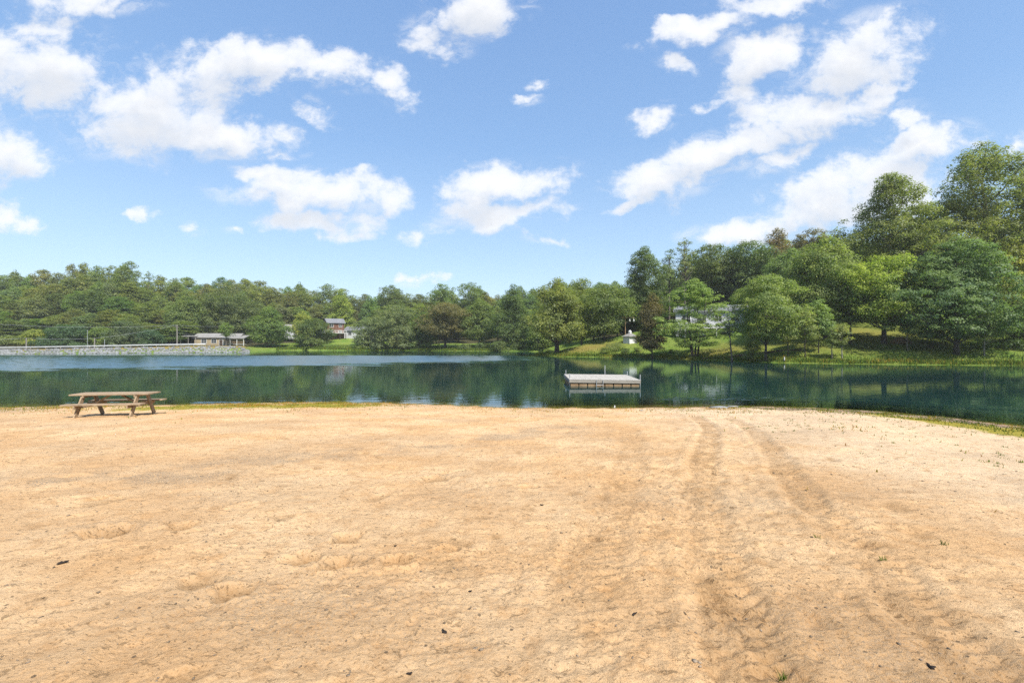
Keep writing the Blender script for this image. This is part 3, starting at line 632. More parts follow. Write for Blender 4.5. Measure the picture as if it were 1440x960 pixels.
HERO = [
 # name, px, d, top_y, width_px, colour, kw, label
 ('tall_tree', 1382, 78, 193, 185, OLIVE, dict(shape='egg', base=.30, clump=1.25, dens=.62, leaf=.30, fill=.9), 'tallest tree in the scene, airy olive crown rising above the blue-green pine at the right'),
 ('tall_tree', 1254, 80, 237, 145, OLIVE, dict(shape='egg', base=.30, clump=1.2, dens=.52, leaf=.30, fill=.95), 'tall airy tree left of the tallest one, sky showing between its boughs'),
 ('tall_tree', 1470, 78, 208, 130, OLIVE, dict(shape='egg', base=.28, clump=1.25, dens=.7, leaf=.32, fill=.9), 'tall olive tree cut off by the right edge beside the tallest tree'),
 ('tall_tree', 1310, 88, 285, 130, OLIVE, dict(shape='round', base=.2, clump=1.4, dens=.9, leaf=.34), 'dense olive tree filling the gap between the two tall airy trees'),
 ('tall_tree', 1205, 92, 335, 110, OLIVE, dict(shape='round', base=.15, clump=1.4, dens=.9, leaf=.34), 'dense mid-height tree standing behind and left of the tall airy tree'),
 ('pine_tree', 1345, 64, 328, 168, BLUE, dict(shape='egg', base=.13, clump=1.15, dens=.85, leaf=.26, flat=.38, fill=.9, trunk=.30), 'broad blue-green pine with tiered boughs beside the water at the right'),
 ('maple_tree', 1243, 69, 356, 108, YEL, dict(shape='round', base=.25, clump=1.05, dens=1.0, leaf=.26, trunk=.36), 'bright yellow-green tree with a thick dark trunk left of the blue-green pine'),
 ('ash_tree', 1160, 74, 328, 112, PALE, dict(shape='egg', base=.28, clump=1.05, dens=1.0, leaf=.26), 'tall pale green tree between the white house and the yellow-green tree'),
 ('ash_tree', 1112, 84, 345, 95, GREY, dict(shape='egg', base=.18, clump=1.05, dens=1.0, leaf=.28), 'grey-green tree standing behind the right end of the white house'),
 ('willow_tree', 1077, 68, 385, 100, PALE, dict(shape='round', base=.24, clump=.9, dens=1.0, leaf=.23, flat=.5), 'light green feathery tree at the shore right of the white house'),
 ('ash_tree', 1196, 71, 385, 70, GREEN, dict(shape='egg', base=.32, clump=.9, dens=1.0, leaf=.25), 'slim green tree just left of the yellow-green tree'),
 ('ash_tree', 1425, 73, 340, 100, YEL, dict(shape='round', base=.16, clump=1.1, dens=1.1, leaf=.28), 'yellow-green tree behind the right flank of the blue-green pine'),
 ('ash_tree', 1438, 66, 420, 84, DARK, dict(shape='round', base=.06, clump=1.0, dens=1.1, leaf=.27), 'dark low tree at the right edge beside the blue-green pine'),
 ('rusty_tree', 1094, 122, 316, 56, RUST, dict(shape='egg', base=.3, clump=1.2, dens=.75, leaf=.36, fill=.9), 'rust-brown topped tree on the ridge behind the white house'),
 ('rusty_tree', 1142, 120, 320, 70, (.155, .140, .058), dict(shape='fan', base=.3, clump=1.2, dens=.75, leaf=.36, fill=.9), 'brownish flat-topped tree on the ridge right of the rust-brown one'),
 ('oak_tree', 1000, 118, 341, 82, DARK, dict(shape='round', base=.12, clump=1.3, dens=1.0, leaf=.36), 'dark round oak on the ridge directly above the white house'),
 ('oak_tree', 1050, 112, 338, 82, DARK, dict(shape='round', base=.12, clump=1.3, dens=1.0, leaf=.36), 'dark oak on the ridge right of the round one above the white house'),
 ('poplar_tree', 906, 110, 343, 70, DARK, dict(shape='oval', base=.12, clump=1.05, dens=.85, leaf=.32, fill=.8), 'dark tall pointed tree rising behind the white booth'),
 ('locust_tree', 963, 113, 332, 34, GREY, dict(shape='column', base=.45, clump=.8, dens=.42, leaf=.28, fill=1.0, limbs=40), 'tall thin sparse tree with bare limbs left of the dark ridge oaks'),
 ('locust_tree', 941, 114, 348, 32, GREY, dict(shape='column', base=.45, clump=.75, dens=.42, leaf=.28, fill=1.0, limbs=40), 'shorter sparse tree between the pointed tree and the thin bare-limbed one'),
 ('cedar_tree', 917, 83, 410, 50, BRONZE, dict(shape='egg', base=.14, clump=.75, dens=1.25, leaf=.22, trunk=.13), 'dark bronze-tinted tree on the lawn right of the white booth'),
 ('dogwood_tree', 976, 79, 388, 100, PALE, dict(shape='egg', base=.13, clump=.9, dens=.52, leaf=.22, flat=.34, stems=4, trunk=.32), 'light green layered tree with several stems in front of the white house'),
 ('small_tree', 1030, 71, 440, 44, GREY, dict(shape='fan', base=.55, clump=.5, dens=.16, leaf=.16, fill=1.0, lean=-.10, trunk=.16, limbs=30), 'small nearly leafless tree with a bent trunk in front of the white house'),
 ('maple_tree', 783, 98, 388, 92, OLIVE, dict(shape='egg', base=.18, clump=1.2, dens=1.0, leaf=.30, trunk=.50), 'big olive tree with a stout trunk on the tip of the grassy spit'),
 ('maple_tree', 850, 101, 396, 84, GREEN, dict(shape='round', base=.12, clump=1.2, dens=1.1, leaf=.30), 'wide green tree between the spit tip tree and the white booth'),
 ('maple_tree', 818, 112, 388, 64, OLIVE, dict(shape='oval', base=.10, clump=1.2, dens=1.0, leaf=.32), 'olive tree standing behind and between the two trees of the spit'),
 ('oak_tree', 722, 150, 398, 56, DARK, dict(shape='egg', base=.05, clump=1.3, dens=1.1, leaf=.38), 'dark rounded tree at the head of the cove left of the spit'),
 ('oak_tree', 757, 140, 420, 40, GREEN, dict(shape='egg', base=.04, clump=1.2, dens=1.1, leaf=.38), 'green tree half hidden behind the spit tip tree at the cove'),
 ('maple_tree', 626, 156, 424, 72, (.175, .158, .058), dict(shape='round', base=.24, clump=1.2, dens=1.0, leaf=.36, trunk=.42), 'orange-tinged round tree on the far shore with a clear dark trunk'),
 ('willow_tree', 556, 160, 428, 76, GREY, dict(shape='mound', base=.02, clump=1.2, dens=1.15, leaf=.36), 'grey-green willow spilling down to the water right of the brown house'),
 ('willow_tree', 593, 161, 438, 48, GREEN, dict(shape='mound', base=.02, clump=1.1, dens=1.1, leaf=.36), 'green willow between the grey-green one and the orange-tinged tree'),
 ('willow_tree', 519, 162, 446, 48, GREY, dict(shape='mound', base=.02, clump=1.1, dens=1.1, leaf=.36), 'small grey-green willow nearest the brown house'),
 ('maple_tree', 674, 157, 418, 58, GREEN, dict(shape='egg', base=.14, clump=1.1, dens=1.0, leaf=.36), 'green tree on the far shore right of the orange-tinged tree'),
 ('oak_tree', 551, 212, 400, 54, DARK, dict(shape='round', base=.15, clump=1.5, dens=.8, leaf=.5, fill=.8), 'dark domed tree on the skyline above the grey-green willow'),
 ('oak_tree', 620, 212, 398, 40, GREEN, dict(shape='round', base=.3, clump=1.3, dens=.7, leaf=.45, fill=.9), 'round-headed open tree on the skyline above the orange-tinged tree'),
 ('oak_tree', 662, 214, 396, 44, GREEN, dict(shape='round', base=.3, clump=1.3, dens=.7, leaf=.45, fill=.9), 'second round-headed tree on the skyline, right of the open one'),
 ('ash_tree', 480, 200, 404, 38, YEL, dict(shape='egg', base=.1, clump=1.3, dens=1.0, leaf=.45), 'yellowing tree in the wood above the brown house'),
 ('maple_tree', 378, 160, 429, 54, GREEN, dict(shape='egg', base=.10, clump=1.1, dens=1.05, leaf=.34, stems=2), 'round green tree on the shore where the dam ends, right of the tan house'),
 ('maple_tree', 441, 164, 446, 48, (.125, .170, .050), dict(shape='mound', base=.04, clump=1.0, dens=1.1, leaf=.34), 'bushy green tree at the waterline left of the brown house'),
 ('maple_tree', 426, 172, 436, 36, YEL, dict(shape='egg', base=.1, clump=1.0, dens=1.0, leaf=.36), 'yellow-green tree behind the bushy one left of the brown house'),
 ('oak_tree', 318, 168, 409, 92, (.12, .155, .060), dict(shape='round', base=.12, clump=1.5, dens=1.1, leaf=.42), 'broad domed tree standing behind the tan house'),
 ('small_tree', 318, 144, 452, 22, GREEN, dict(shape='round', base=.4, clump=.7, dens=.9, leaf=.3, trunk=.2), 'small dark-trunked tree in front of the tan house'),
 ('oak_tree', 262, 158, 413, 62, GREEN, dict(shape='egg', base=.08, clump=1.3, dens=1.1, leaf=.40), 'tall green tree behind the utility pole, left of the domed tree'),
 ('poplar_tree', 181, 188, 366, 30, OLIVE, dict(shape='fan', base=.4, clump=1.1, dens=.8, leaf=.42, fill=.8), 'slender tree standing head and shoulders above the wood behind the dam'),
 ('poplar_tree', 209, 190, 380, 22, OLIVE, dict(shape='column', base=.4, clump=1.0, dens=.6, leaf=.42, fill=.9), 'thin tree right of the one that overtops the wood behind the dam'),
 ('poplar_tree', 246, 196, 389, 26, OLIVE, dict(shape='fan', base=.4, clump=1.0, dens=.7, leaf=.42, fill=.9), 'forked thin tree on the skyline above the utility pole'),
]
rgH = np.random.RandomState(77)
for i, (nm, px, d, top, wpx, colr, kw, lab) in enumerate(HERO):
    x, y = at(px, d), d; z = zland(x, y)
    H = CAMZ + (480 - top) * d / F - z
    bark = (.13, .115, .10) if nm in ('tall_tree', 'poplar_tree', 'locust_tree', 'small_tree') else (.060, .050, .042)
    make_tree(nm, lab, 'tree', (x, y, z - .1), jit(colr, rgH, .06), bark, seed=100 + i, H=H, Rad=wpx * d / F / 2, **kw)
# thin trunks and saplings along the right bank
SAPL = [(1170, 66, 455, 22, (.20, .19, .17), 'pale thin sapling trunk leaning at the water left of the yellow-green tree'), (1184, 65.5, 448, 24, (.26, .25, .23), 'palest thin sapling, just left of the yellow-green tree'),
        (1132, 68, 425, 42, (.07, .06, .05), 'dark slim sapling right of the light green feathery tree'), (1151, 69, 415, 46, (.06, .05, .045), 'stouter dark sapling between the pale saplings and the feathery tree'),
        (1384, 63, 430, 40, (.30, .28, .25), 'white-barked sapling in front of the blue-green pine'), (1276, 66, 420, 50, (.16, .14, .12), 'straight grey-trunked sapling left of the blue-green pine'),
        (1108, 69, 440, 30, (.06, .05, .045), 'low slim sapling beside the light green feathery tree')]
for i, (px, d, top, wpx, bk, lab) in enumerate(SAPL):
    x = at(px, d); z = zland(x, d); H = CAMZ + (480 - top) * d / F - z
    make_tree('sapling', lab, 'young tree', (x, d, z - .1), jit(PALE, rgH, .1), bk, 'saplings on the right bank', seed=300 + i, H=H, Rad=wpx * d / F / 2, shape='egg', base=.32, clump=.55, dens=.8, leaf=.2, flat=.42, trunk=.09, limbs=14)
# the woods: eight full trees, copied one by one
protos = []
for i, (shape, colr, base) in enumerate([('round', OLIVE, .14), ('egg', GREEN, .10), ('oval', OLIVE, .12), ('egg', GREY, .10), ('round', DARK, .10), ('fan', OLIVE, .22), ('oval', GREEN, .06), ('column', GREEN, .16)]):
    protos.append(dict(kw=dict(seed=500 + i, H=18, Rad=5.2, shape=shape, base=base, clump=1.05, dens=.9, leaf=.40, fill=.8), c=colr, root=None))
prof_x = [-160, 0, 60, 130, 165, 200, 250, 300, 345, 400, 450, 500, 550, 600, 650, 700, 740, 780, 820, 860, 890]
prof_y = [372, 375, 379, 373, 377, 388, 398, 393, 390, 401, 406, 409, 405, 408, 405, 410, 408, 398, 394, 402, 400]
def wood_tree(px, d, top, wpx, where, rg, colr=None, pi=None):
    p = protos[pi if pi is not None else rg.randint(8)]
    x = at(px, d); z = zland(x, d); H = max(CAMZ + (480 - top) * d / F - z, 6.0); wd = wpx * d / F / 2
    c = jit(colr or p['c'], rg, .11); hue = rg.randint(3)
    lab = {'dam': 'leafy tree in the dense wood behind the dam guardrail', 'mid': 'leafy tree in the wood that closes the far end of the lake', 'ridge': 'leafy tree in the wood on the ridge behind the white house',
           'right': 'leafy tree in the wood behind the tall trees at the right'}[where]
    grpn = {'dam': 'trees of the wood behind the dam', 'mid': 'trees of the wood across the lake', 'ridge': 'trees of the wood on the right ridge', 'right': 'trees of the wood behind the tall trees'}[where]
    if p['root'] is None:
        p['root'] = make_tree('wood_tree', lab, 'tree', (x, d, z - .2), c, (.09, .075, .06), grpn, **p['kw'])
        p['root'].scale = (wd / 5.2, wd / 5.2, H / 18)
    else:
        copy_tree(p['root'], (x, d, z - .2), rg.rand() * 6.28, (wd / 5.2, wd / 5.2, H / 18), lab, c, grpn)
rgW = np.random.RandomState(21)
for (d, lo, step, wpx) in ((203, 0, 17, 38), (182, 14, 21, 43), (163, 36, 23, 45), (149, 60, 24, 44)):
    px = -130 if d > 150 else -60
    while px < 262:
        top = np.interp(px, prof_x, prof_y) + lo + rgW.uniform(-9, 12)
        wood_tree(px, d + rgW.uniform(-5, 5), top, wpx * rgW.uniform(.8, 1.25), 'dam', rgW)
        px += step * rgW.uniform(.7, 1.3)
for (d, lo, step, wpx) in ((238, 0, 17, 34), (218, 9, 18, 37), (198, 22, 21, 40)):
    px = 262
    while px < 900:
        top = np.interp(px, prof_x, prof_y) + lo + rgW.uniform(-9, 12)
        if not (d < 205 and 440 < px < 505): wood_tree(px, d + rgW.uniform(-6, 6), top, wpx * rgW.uniform(.8, 1.25), 'mid', rgW)
        px += step * rgW.uniform(.7, 1.3)
for px, d, top, wpx in ((645, 178, 432, 44), (700, 172, 428, 40), (735, 165, 428, 40), (590, 184, 425, 42), (540, 184, 428, 40), (395, 188, 425, 40), (350, 186, 420, 40), (415, 192, 430, 36), (765, 150, 425, 40), (800, 140, 420, 50), (835, 130, 425, 50), (868, 122, 420, 50)):
    wood_tree(px, d, top, wpx, 'mid', rgW)
for (d, lo, step, wpx) in ((152, 0, 30, 56), (134, 14, 32, 60), (118, 50, 36, 62)):
    px = 880
    while px < 1200:
        top = np.interp(px, [880, 930, 980, 1040, 1090, 1150, 1200], [402, 385, 350, 345, 332, 335, 340]) + lo + rgW.uniform(-4, 12)
        wood_tree(px, d + rgW.uniform(-4, 4), top, wpx * rgW.uniform(.8, 1.2), 'ridge', rgW, (.138, .174, .058))
        px += step * rgW.uniform(.75, 1.25)
for (d, top0, step, wpx) in ((128, 325, 40, 75), (108, 345, 46, 80), (92, 385, 46, 85)):
    px = 1200
    while px < 1640:
        wood_tree(px, d + rgW.uniform(-4, 4), top0 + rgW.uniform(-12, 15), wpx * rgW.uniform(.8, 1.2), 'right', rgW, (.172, .202, .062))
        px += step * rgW.uniform(.75, 1.25)

# shrubs
SHR = []
rgS = np.random.RandomState(8)
def shrub(px, d, top, wpx, colr, label, group=None, name='shrub', leaf=.2, **kw):
    x = at(px, d); z = zland(x, d); H = max(CAMZ + (480 - top) * d / F - z, .5)
    return make_tree(name, label, 'shrub', (x, d, z - .05), jit(colr, rgS, .08), (.06, .05, .04), group, seed=700 + len(SHR) * 3 + int(px), H=H, Rad=wpx * d / F / 2, shape='mound', base=.0, clump=max(.28, min(.9, wpx * d / F / 5)), dens=1.2, leaf=leaf, trunk=.05, limbs=8, **kw)
shrub(866, 93, 479, 30, (.19, .22, .08), 'rounded yellow-green shrub beside the white booth', leaf=.14)
shrub(851, 92, 487, 18, GREEN, 'low dark green shrub left of the rounded yellow-green one', leaf=.14)
shrub(881, 91, 488, 14, DARK, 'small dark shrub in front of the white booth', leaf=.13)
shrub(896, 90, 487, 16, OLIVE, 'small olive shrub right of the white booth', leaf=.13)
shrub(944, 86, 490, 8, DARK, 'tiny dark clipped shrub between the bronze tree and the layered tree', leaf=.11)
shrub(768, 99.5, 489, 22, PALE, 'pale weedy shrub at the foot of the spit tip tree', leaf=.14)
shrub(50, 134, 461, 34, YEL, 'bright yellow-green shrub behind the guardrail at the left', leaf=.3)
shrub(175, 135, 449, 46, (.11, .165, .08), 'tall blue-green shrub behind the guardrail, mid dam', leaf=.3)
shrub(210, 138, 462, 40, (.09, .145, .07), 'blue-green shrub behind the guardrail nearest the utility pole', leaf=.3)
shrub(12, 133, 470, 44, GREEN, 'green shrub behind the guardrail at the left edge', leaf=.3)
shrub(95, 135, 455, 60, (.09, .14, .065), 'wide grey-green shrub behind the thin post on the dam', leaf=.3)
shrub(140, 137, 458, 40, GREEN, 'green shrub behind the pair of short posts on the dam', leaf=.3)
shrub(1246, 68, 487, 34, GREEN, 'fresh green shrub at the foot of the yellow-green tree', leaf=.14)
shrub(1218, 69, 486, 40, DARK, 'dark shrub left of the fresh green one under the yellow-green tree', leaf=.16)
shrub(1312, 67, 478, 60, DARK, 'dark undergrowth shrub left of the pine trunk', leaf=.18)
shrub(1375, 66, 480, 64, (.07, .115, .045), 'dark shrub right of the pine trunk', leaf=.18)
shrub(1428, 64, 474, 56, DARK, 'dark shrub under the low tree at the right edge', leaf=.18)
shrub(1058, 70, 470, 34, PALE, 'loose pale shrub beside the light green feathery tree', leaf=.15)
shrub(1145, 72, 480, 40, GREEN, 'green shrub behind the dark slim saplings', leaf=.16)
for k, px in enumerate((505, 530, 560, 590, 612)):
    shrub(px, 158.5, (484, 486, 482, 485, 487)[k], (26, 30, 30, 26, 20)[k], (GREEN, BLUE, PALE, BLUE, GREEN)[k], ('green waterside shrub below the small grey-green willow', 'blue-green waterside shrub left of the grey-green willow', 'pale waterside shrub under the grey-green willow', 'blue-green waterside shrub under the green willow', 'green waterside shrub left of the orange-tinged tree')[k], leaf=.32)
for k, px in enumerate((655, 680, 702, 728, 752)):
    shrub(px, 154 - (8 if px > 700 else 0), (483, 480, 478, 479, 482)[k], (30, 30, 30, 30, 26)[k], DARK, ('dark waterside shrub right of the orange-tinged tree', 'dark waterside shrub under the green far-shore tree', 'dark waterside shrub at the left of the cove', 'dark waterside shrub under the dark rounded tree', 'dark waterside shrub beside the spit')[k], leaf=.32)
for k, px in enumerate((395, 462, 480)):
    shrub(px, 163, (487, 485, 488)[k], (22, 26, 18)[k], GREEN, ('green shrub at the foot of the round green tree by the dam end', 'green shrub right of the bushy waterline tree', 'low shrub at the bottom of the lawn under the brown house')[k], leaf=.3)

# ------------------------------------------------------------------ grass (uncountable)
def blade_mesh(name, P, hts, wds, dry, mat, lean=.35, seed=1):
    rg = np.random.RandomState(seed); n = len(P)
    a = rg.rand(n) * 6.283; dx = np.stack([np.cos(a), np.sin(a), np.zeros(n)], 1)
    b = rg.rand(n) * 6.283; ln = np.stack([np.cos(b), np.sin(b), np.zeros(n)], 1) * (rg.rand(n) * lean * hts)[:, None]
    upv = np.stack([np.zeros(n), np.zeros(n), hts], 1)
    V = np.stack([P - dx * wds[:, None] / 2, P + dx * wds[:, None] / 2, P + upv * .6 + ln * .5 + dx * wds[:, None] * .3, P + upv + ln], 1).reshape(-1, 3)
    i = np.arange(n)[:, None] * 4
    fs = np.concatenate([i + np.array([[0, 1, 2]]), i + np.array([[0, 2, 3]])], 0)
    return np_mesh(name, V, fs, mat, None, False, {'dry': np.repeat(dry, 4)})
rgG = np.random.RandomState(4)
# far bank: tall waterside grass from the spit to the right edge
i0 = int(np.argmin(np.hypot(LAKE[:, 0] - 105, LAKE[:, 1] - 42))); i1 = int(np.argmin(np.hypot(LAKE[:, 0] - 4.6, LAKE[:, 1] - 101)))
bank = LAKE[i0:i1 + 1]
def along(poly, n, rg):
    seg = np.hypot(*(poly[1:] - poly[:-1]).T); cum = np.concatenate([[0], np.cumsum(seg)]); q = rg.rand(n) * cum[-1]
    k = np.clip(np.searchsorted(cum, q) - 1, 0, len(seg) - 1); tt = (q - cum[k]) / seg[k]
    p = poly[k] + (poly[k + 1] - poly[k]) * tt[:, None]; tg = (poly[k + 1] - poly[k]) / seg[k][:, None]
    return p, np.stack([tg[:, 1], -tg[:, 0]], 1)
p, nrm = along(bank, 26000, rgG)
D0 = np.abs(rgG.normal(0, 2.2, len(p))) - .1
q = p + nrm * D0[:, None]
keep = lake_sd(q[:, 0], q[:, 1]) > -.25; q = q[keep]
zz = np.maximum(land(q[:, 0], q[:, 1]), 0)
hh = rgG.uniform(.12, .5, len(q)) * (1 + .5 * fbm(q[:, 0] * .4, q[:, 1] * .4, 2))
dr = np.clip(.22 + .22 * rgG.normal(size=len(q)) + .25 * fbm(q[:, 0] * .2, q[:, 1] * .2, 2), 0, .9)
tag(blade_mesh('bank_grass', np.column_stack([q, zz - .03]), np.clip(hh, .08, .8), rgG.uniform(.05, .12, len(q)), dr, M['blades']), 'tall green grass growing along the far bank', 'grass', kind='stuff')
# mid shore grass
i2 = int(np.argmin(np.hypot(LAKE[:, 0] + 4, LAKE[:, 1] - 145))); i3 = int(np.argmin(np.hypot(LAKE[:, 0] + 78, LAKE[:, 1] - 155)))
p, nrm = along(LAKE[i2:i3 + 1], 9000, rgG); q = p + nrm * (np.abs(rgG.normal(0, 2.5, len(p))) - .1)[:, None]
q = q[lake_sd(q[:, 0], q[:, 1]) > -.2]
tag(blade_mesh('shore_grass', np.column_stack([q, np.maximum(land(q[:, 0], q[:, 1]), 0) - .03]), rgG.uniform(.2, .7, len(q)), rgG.uniform(.12, .25, len(q)), np.clip(rgG.normal(.2, .15, len(q)), 0, .7), M['blades']), 'green grass fringing the far shore below the houses', 'grass', kind='stuff')
# near fringe at the beach waterline
i4 = int(np.argmin(np.hypot(LAKE[:, 0] + 40, LAKE[:, 1] - 23.5))); i5 = int(np.argmin(np.hypot(LAKE[:, 0] - 22, LAKE[:, 1] - 4)))
p, nrm = along(LAKE[i4:i5 + 1], 110000, rgG)
D0 = rgG.gamma(1.8, .85, len(p)) - .1
D0 = D0 * (1 + 1.3 * sstep(p[:, 0], 11, 16))
q = p + nrm * D0[:, None]
den = .10 + .8 * sstep(-q[:, 0], 4, 8) * sstep(q[:, 0], -16, -12) + .35 * sstep(-q[:, 0], 16, 18) + .35 * sstep(q[:, 0], 6, 9) + .9 * sstep(q[:, 0], 12, 15.5)
den = den * np.clip(.55 + 1.1 * fbm(q[:, 0] * .9, q[:, 1] * 1.4, 3), .03, 1.2)
den = den * np.where(q[:, 0] > 10, np.exp(-(D0 / 3.4) ** 2), 1)
q = q[rgG.rand(len(q)) < den]
zz, DD = sand_base(q[:, 0], q[:, 1])
ok = zz > -.05; q = q[ok]; zz = zz[ok]
dr = np.clip(.58 + .22 * rgG.normal(size=len(q)) + .3 * fbm(q[:, 0] * .5, q[:, 1] * .5, 2) - .25 * sstep(q[:, 0], 8, 12), .05, 1)
tag(blade_mesh('fringe_grass', np.column_stack([q, zz - .01]), rgG.uniform(.02, .075, len(q)), rgG.uniform(.015, .045, len(q)), dr, M['blades'], .7), 'short yellow and orange grass fringing the beach at the waterline', 'grass', kind='stuff')
# sprouts scattered over the sand at the right
ctr = np.column_stack([rgG.uniform(6.5, 16, 150), rgG.uniform(7, 16, 150)])
ctr = ctr[(ctr[:, 0] < 1.05 * ctr[:, 1] + 1.5)]
ctr = ctr[rgG.rand(len(ctr)) < .3 + .7 * (perlin(ctr[:, 0] * .5, ctr[:, 1] * .5 + 7) > 0)]
q = np.repeat(ctr, 14, 0) + rgG.normal(0, .035, (len(ctr) * 14, 2))
zz, _ = sand_z(q[:, 0], q[:, 1])
tag(blade_mesh('beach_sprouts', np.column_stack([q, zz - .005]), rgG.uniform(.02, .06, len(q)), rgG.uniform(.006, .014, len(q)), np.clip(rgG.normal(.25, .15, len(q)), 0, .7), M['blades'], .9), 'thin green sprouts scattered over the pale sand at the right', 'sprouts', kind='stuff')
def sand_at(px, py):
    """ground point seen at a place on the sand"""
    d = 10.0
    for _ in range(40):
        z = float(sand_base(np.array([at(px, d)]), np.array([d]))[0][0]); d = .5 * d + .5 * F * (CAMZ - z) / (py - 480)
    x = at(px, d); return x, d, float(sand_z(np.array([x]), np.array([d]))[0][0])
for k, (px, py, n, lab) in enumerate(((1102, 948, 26, 'fresh green grass tuft nearest the camera'), (1243, 784, 18, 'green grass tuft beside the right tyre track'), (1327, 766, 16, 'thin green grass tuft on pale sand right of the tyre tracks'), (1148, 756, 12, 'tiny grass tuft between the two tyre tracks'))):
    x, y, z = sand_at(px, py)
    q = np.column_stack([rgG.normal(0, .016, n), rgG.normal(0, .016, n), np.full(n, -.006)])
    o = blade_mesh('grass_tuft', q, rgG.uniform(.025, .06, n), rgG.uniform(.004, .008, n), np.clip(rgG.normal(.15, .08, n), 0, .4), M['blades'], .9, 30 + k)
    o.location = (x, y, z); tag(o, lab, 'grass tuft', 'grass tufts on the sand')
# loose crumbs, twigs and leaf bits lying on the sand
V = []; Fc = []; n = 0
for i in range(900):
    y = 2.0 * math.exp(rgG.rand() * math.log(10)); x = rgG.uniform(-1.25, 1.25) * y
    V.append((x, y)); 
V = np.array(V); ok = lake_sd(V[:, 0], V[:, 1]) > .6; V = V[ok]; zz, _ = sand_z(V[:, 0], V[:, 1])
vv = []; ff = []
for i, ((x, y), z) in enumerate(zip(V, zz)):
    r = rgG.uniform(.003, .009) * (1 + .10 * y); sc3 = rgG.uniform(.5, 1.6, 3); sc3[2] *= .5; a = rgG.rand() * 6.28
    p = ico_v * (1 + rgG.uniform(-.3, .3, (12, 1))) * r * sc3
    vv.append(np.stack([p[:, 0] * math.cos(a) - p[:, 1] * math.sin(a) + x, p[:, 0] * math.sin(a) + p[:, 1] * math.cos(a) + y, p[:, 2] + z + r * .1], 1)); ff.append(ico_f + 12 * i)
m = simple('dark_crumbs', (.05, .035, .02), (.26, .20, .14), 3, .9, .2)
tag(np_mesh('sand_debris', np.concatenate(vv), np.concatenate(ff), m), 'dark crumbs of bark and gravel strewn over the sand', 'debris', kind='stuff')
for k, (px, py, s, lab) in enumerate(((628, 887, .03, 'forked black bark chip lying on the sand at the bottom centre'), (662, 831, .022, 'small black twig on the sand above the forked bark chip'), (556, 769, .022, 'black bark flake left of the small twig'), (763, 711, .03, 'dark pebble on open sand at the middle of the beach'), (891, 860, .026, 'grey-brown bark flake beside the left tyre track'), (1308, 940, .03, 'dark bark scrap at the bottom right of the beach'), (576, 942, .024, 'black crumb of bark nearest the camera'), (88, 790, .04, 'black twig lying on the sand at the far left'))):
    x, y, z = sand_at(px, py); mb = MB(); rg = np.random.RandomState(k)
    for j in range(3):
        a = rg.rand() * 6.28; l = s * rg.uniform(.5, 1.1)
        mb.tube([(0, 0, .004), (.5 * l * math.cos(a), .5 * l * math.sin(a), s * .3), (l * math.cos(a), l * math.sin(a), s * rg.uniform(.1, .7))], [s * .26, s * .22, s * .10], 6)
    o = mb.build('bark_chip', M['char']); o.location = (x, y, z); tag(o, lab, 'debris', 'scraps on the sand')

# ------------------------------------------------------------------ picnic table
def picnic_table():
    x0, y0 = -13.75, 16.3; L = 2.42
    z0 = float(sand_base(np.array([x0]), np.array([y0]))[0][0]) + .02
    root = empty('picnic_table', (x0, y0, z0), R(8))
    tag(root, 'weathered brown wooden picnic table with attached benches on the sand by the water', 'picnic table')
    W = M['old_wood']
    mb = MB()
    for k in range(5): mb.box((0, (k - 2) * .152, .745), (L + (.02 if k % 2 else 0), .143, .042))
    mb.build('tabletop', W, root)
    for s in (-1, 1):
        mb = MB()
        for k in range(2): mb.box((.0, s * (.62 + (k - .5) * .148), .445), (L - .02, .14, .04))
        mb.build('bench', W, root)
    for ex in (-1, 1):
        X = ex * (L / 2 - .42)
        MB().box((X, 0, .382), (.045, 1.52, .14)).build('bench_beam', W, root)
        MB().box((X, 0, .69), (.045, .74, .085)).build('top_beam', W, root)
        for s in (-1, 1):
            MB().beam((X + ex * .048, s * .66, -.05), (X + ex * .048, s * .25, .722), .045, .14, (0, 1, .5)).build('leg', W, root)
        MB().beam((X - ex * .05, 0, .36), (X - ex * .62, 0, .70), .09, .045, (0, 0, 1)).build('brace', W, root)
picnic_table()

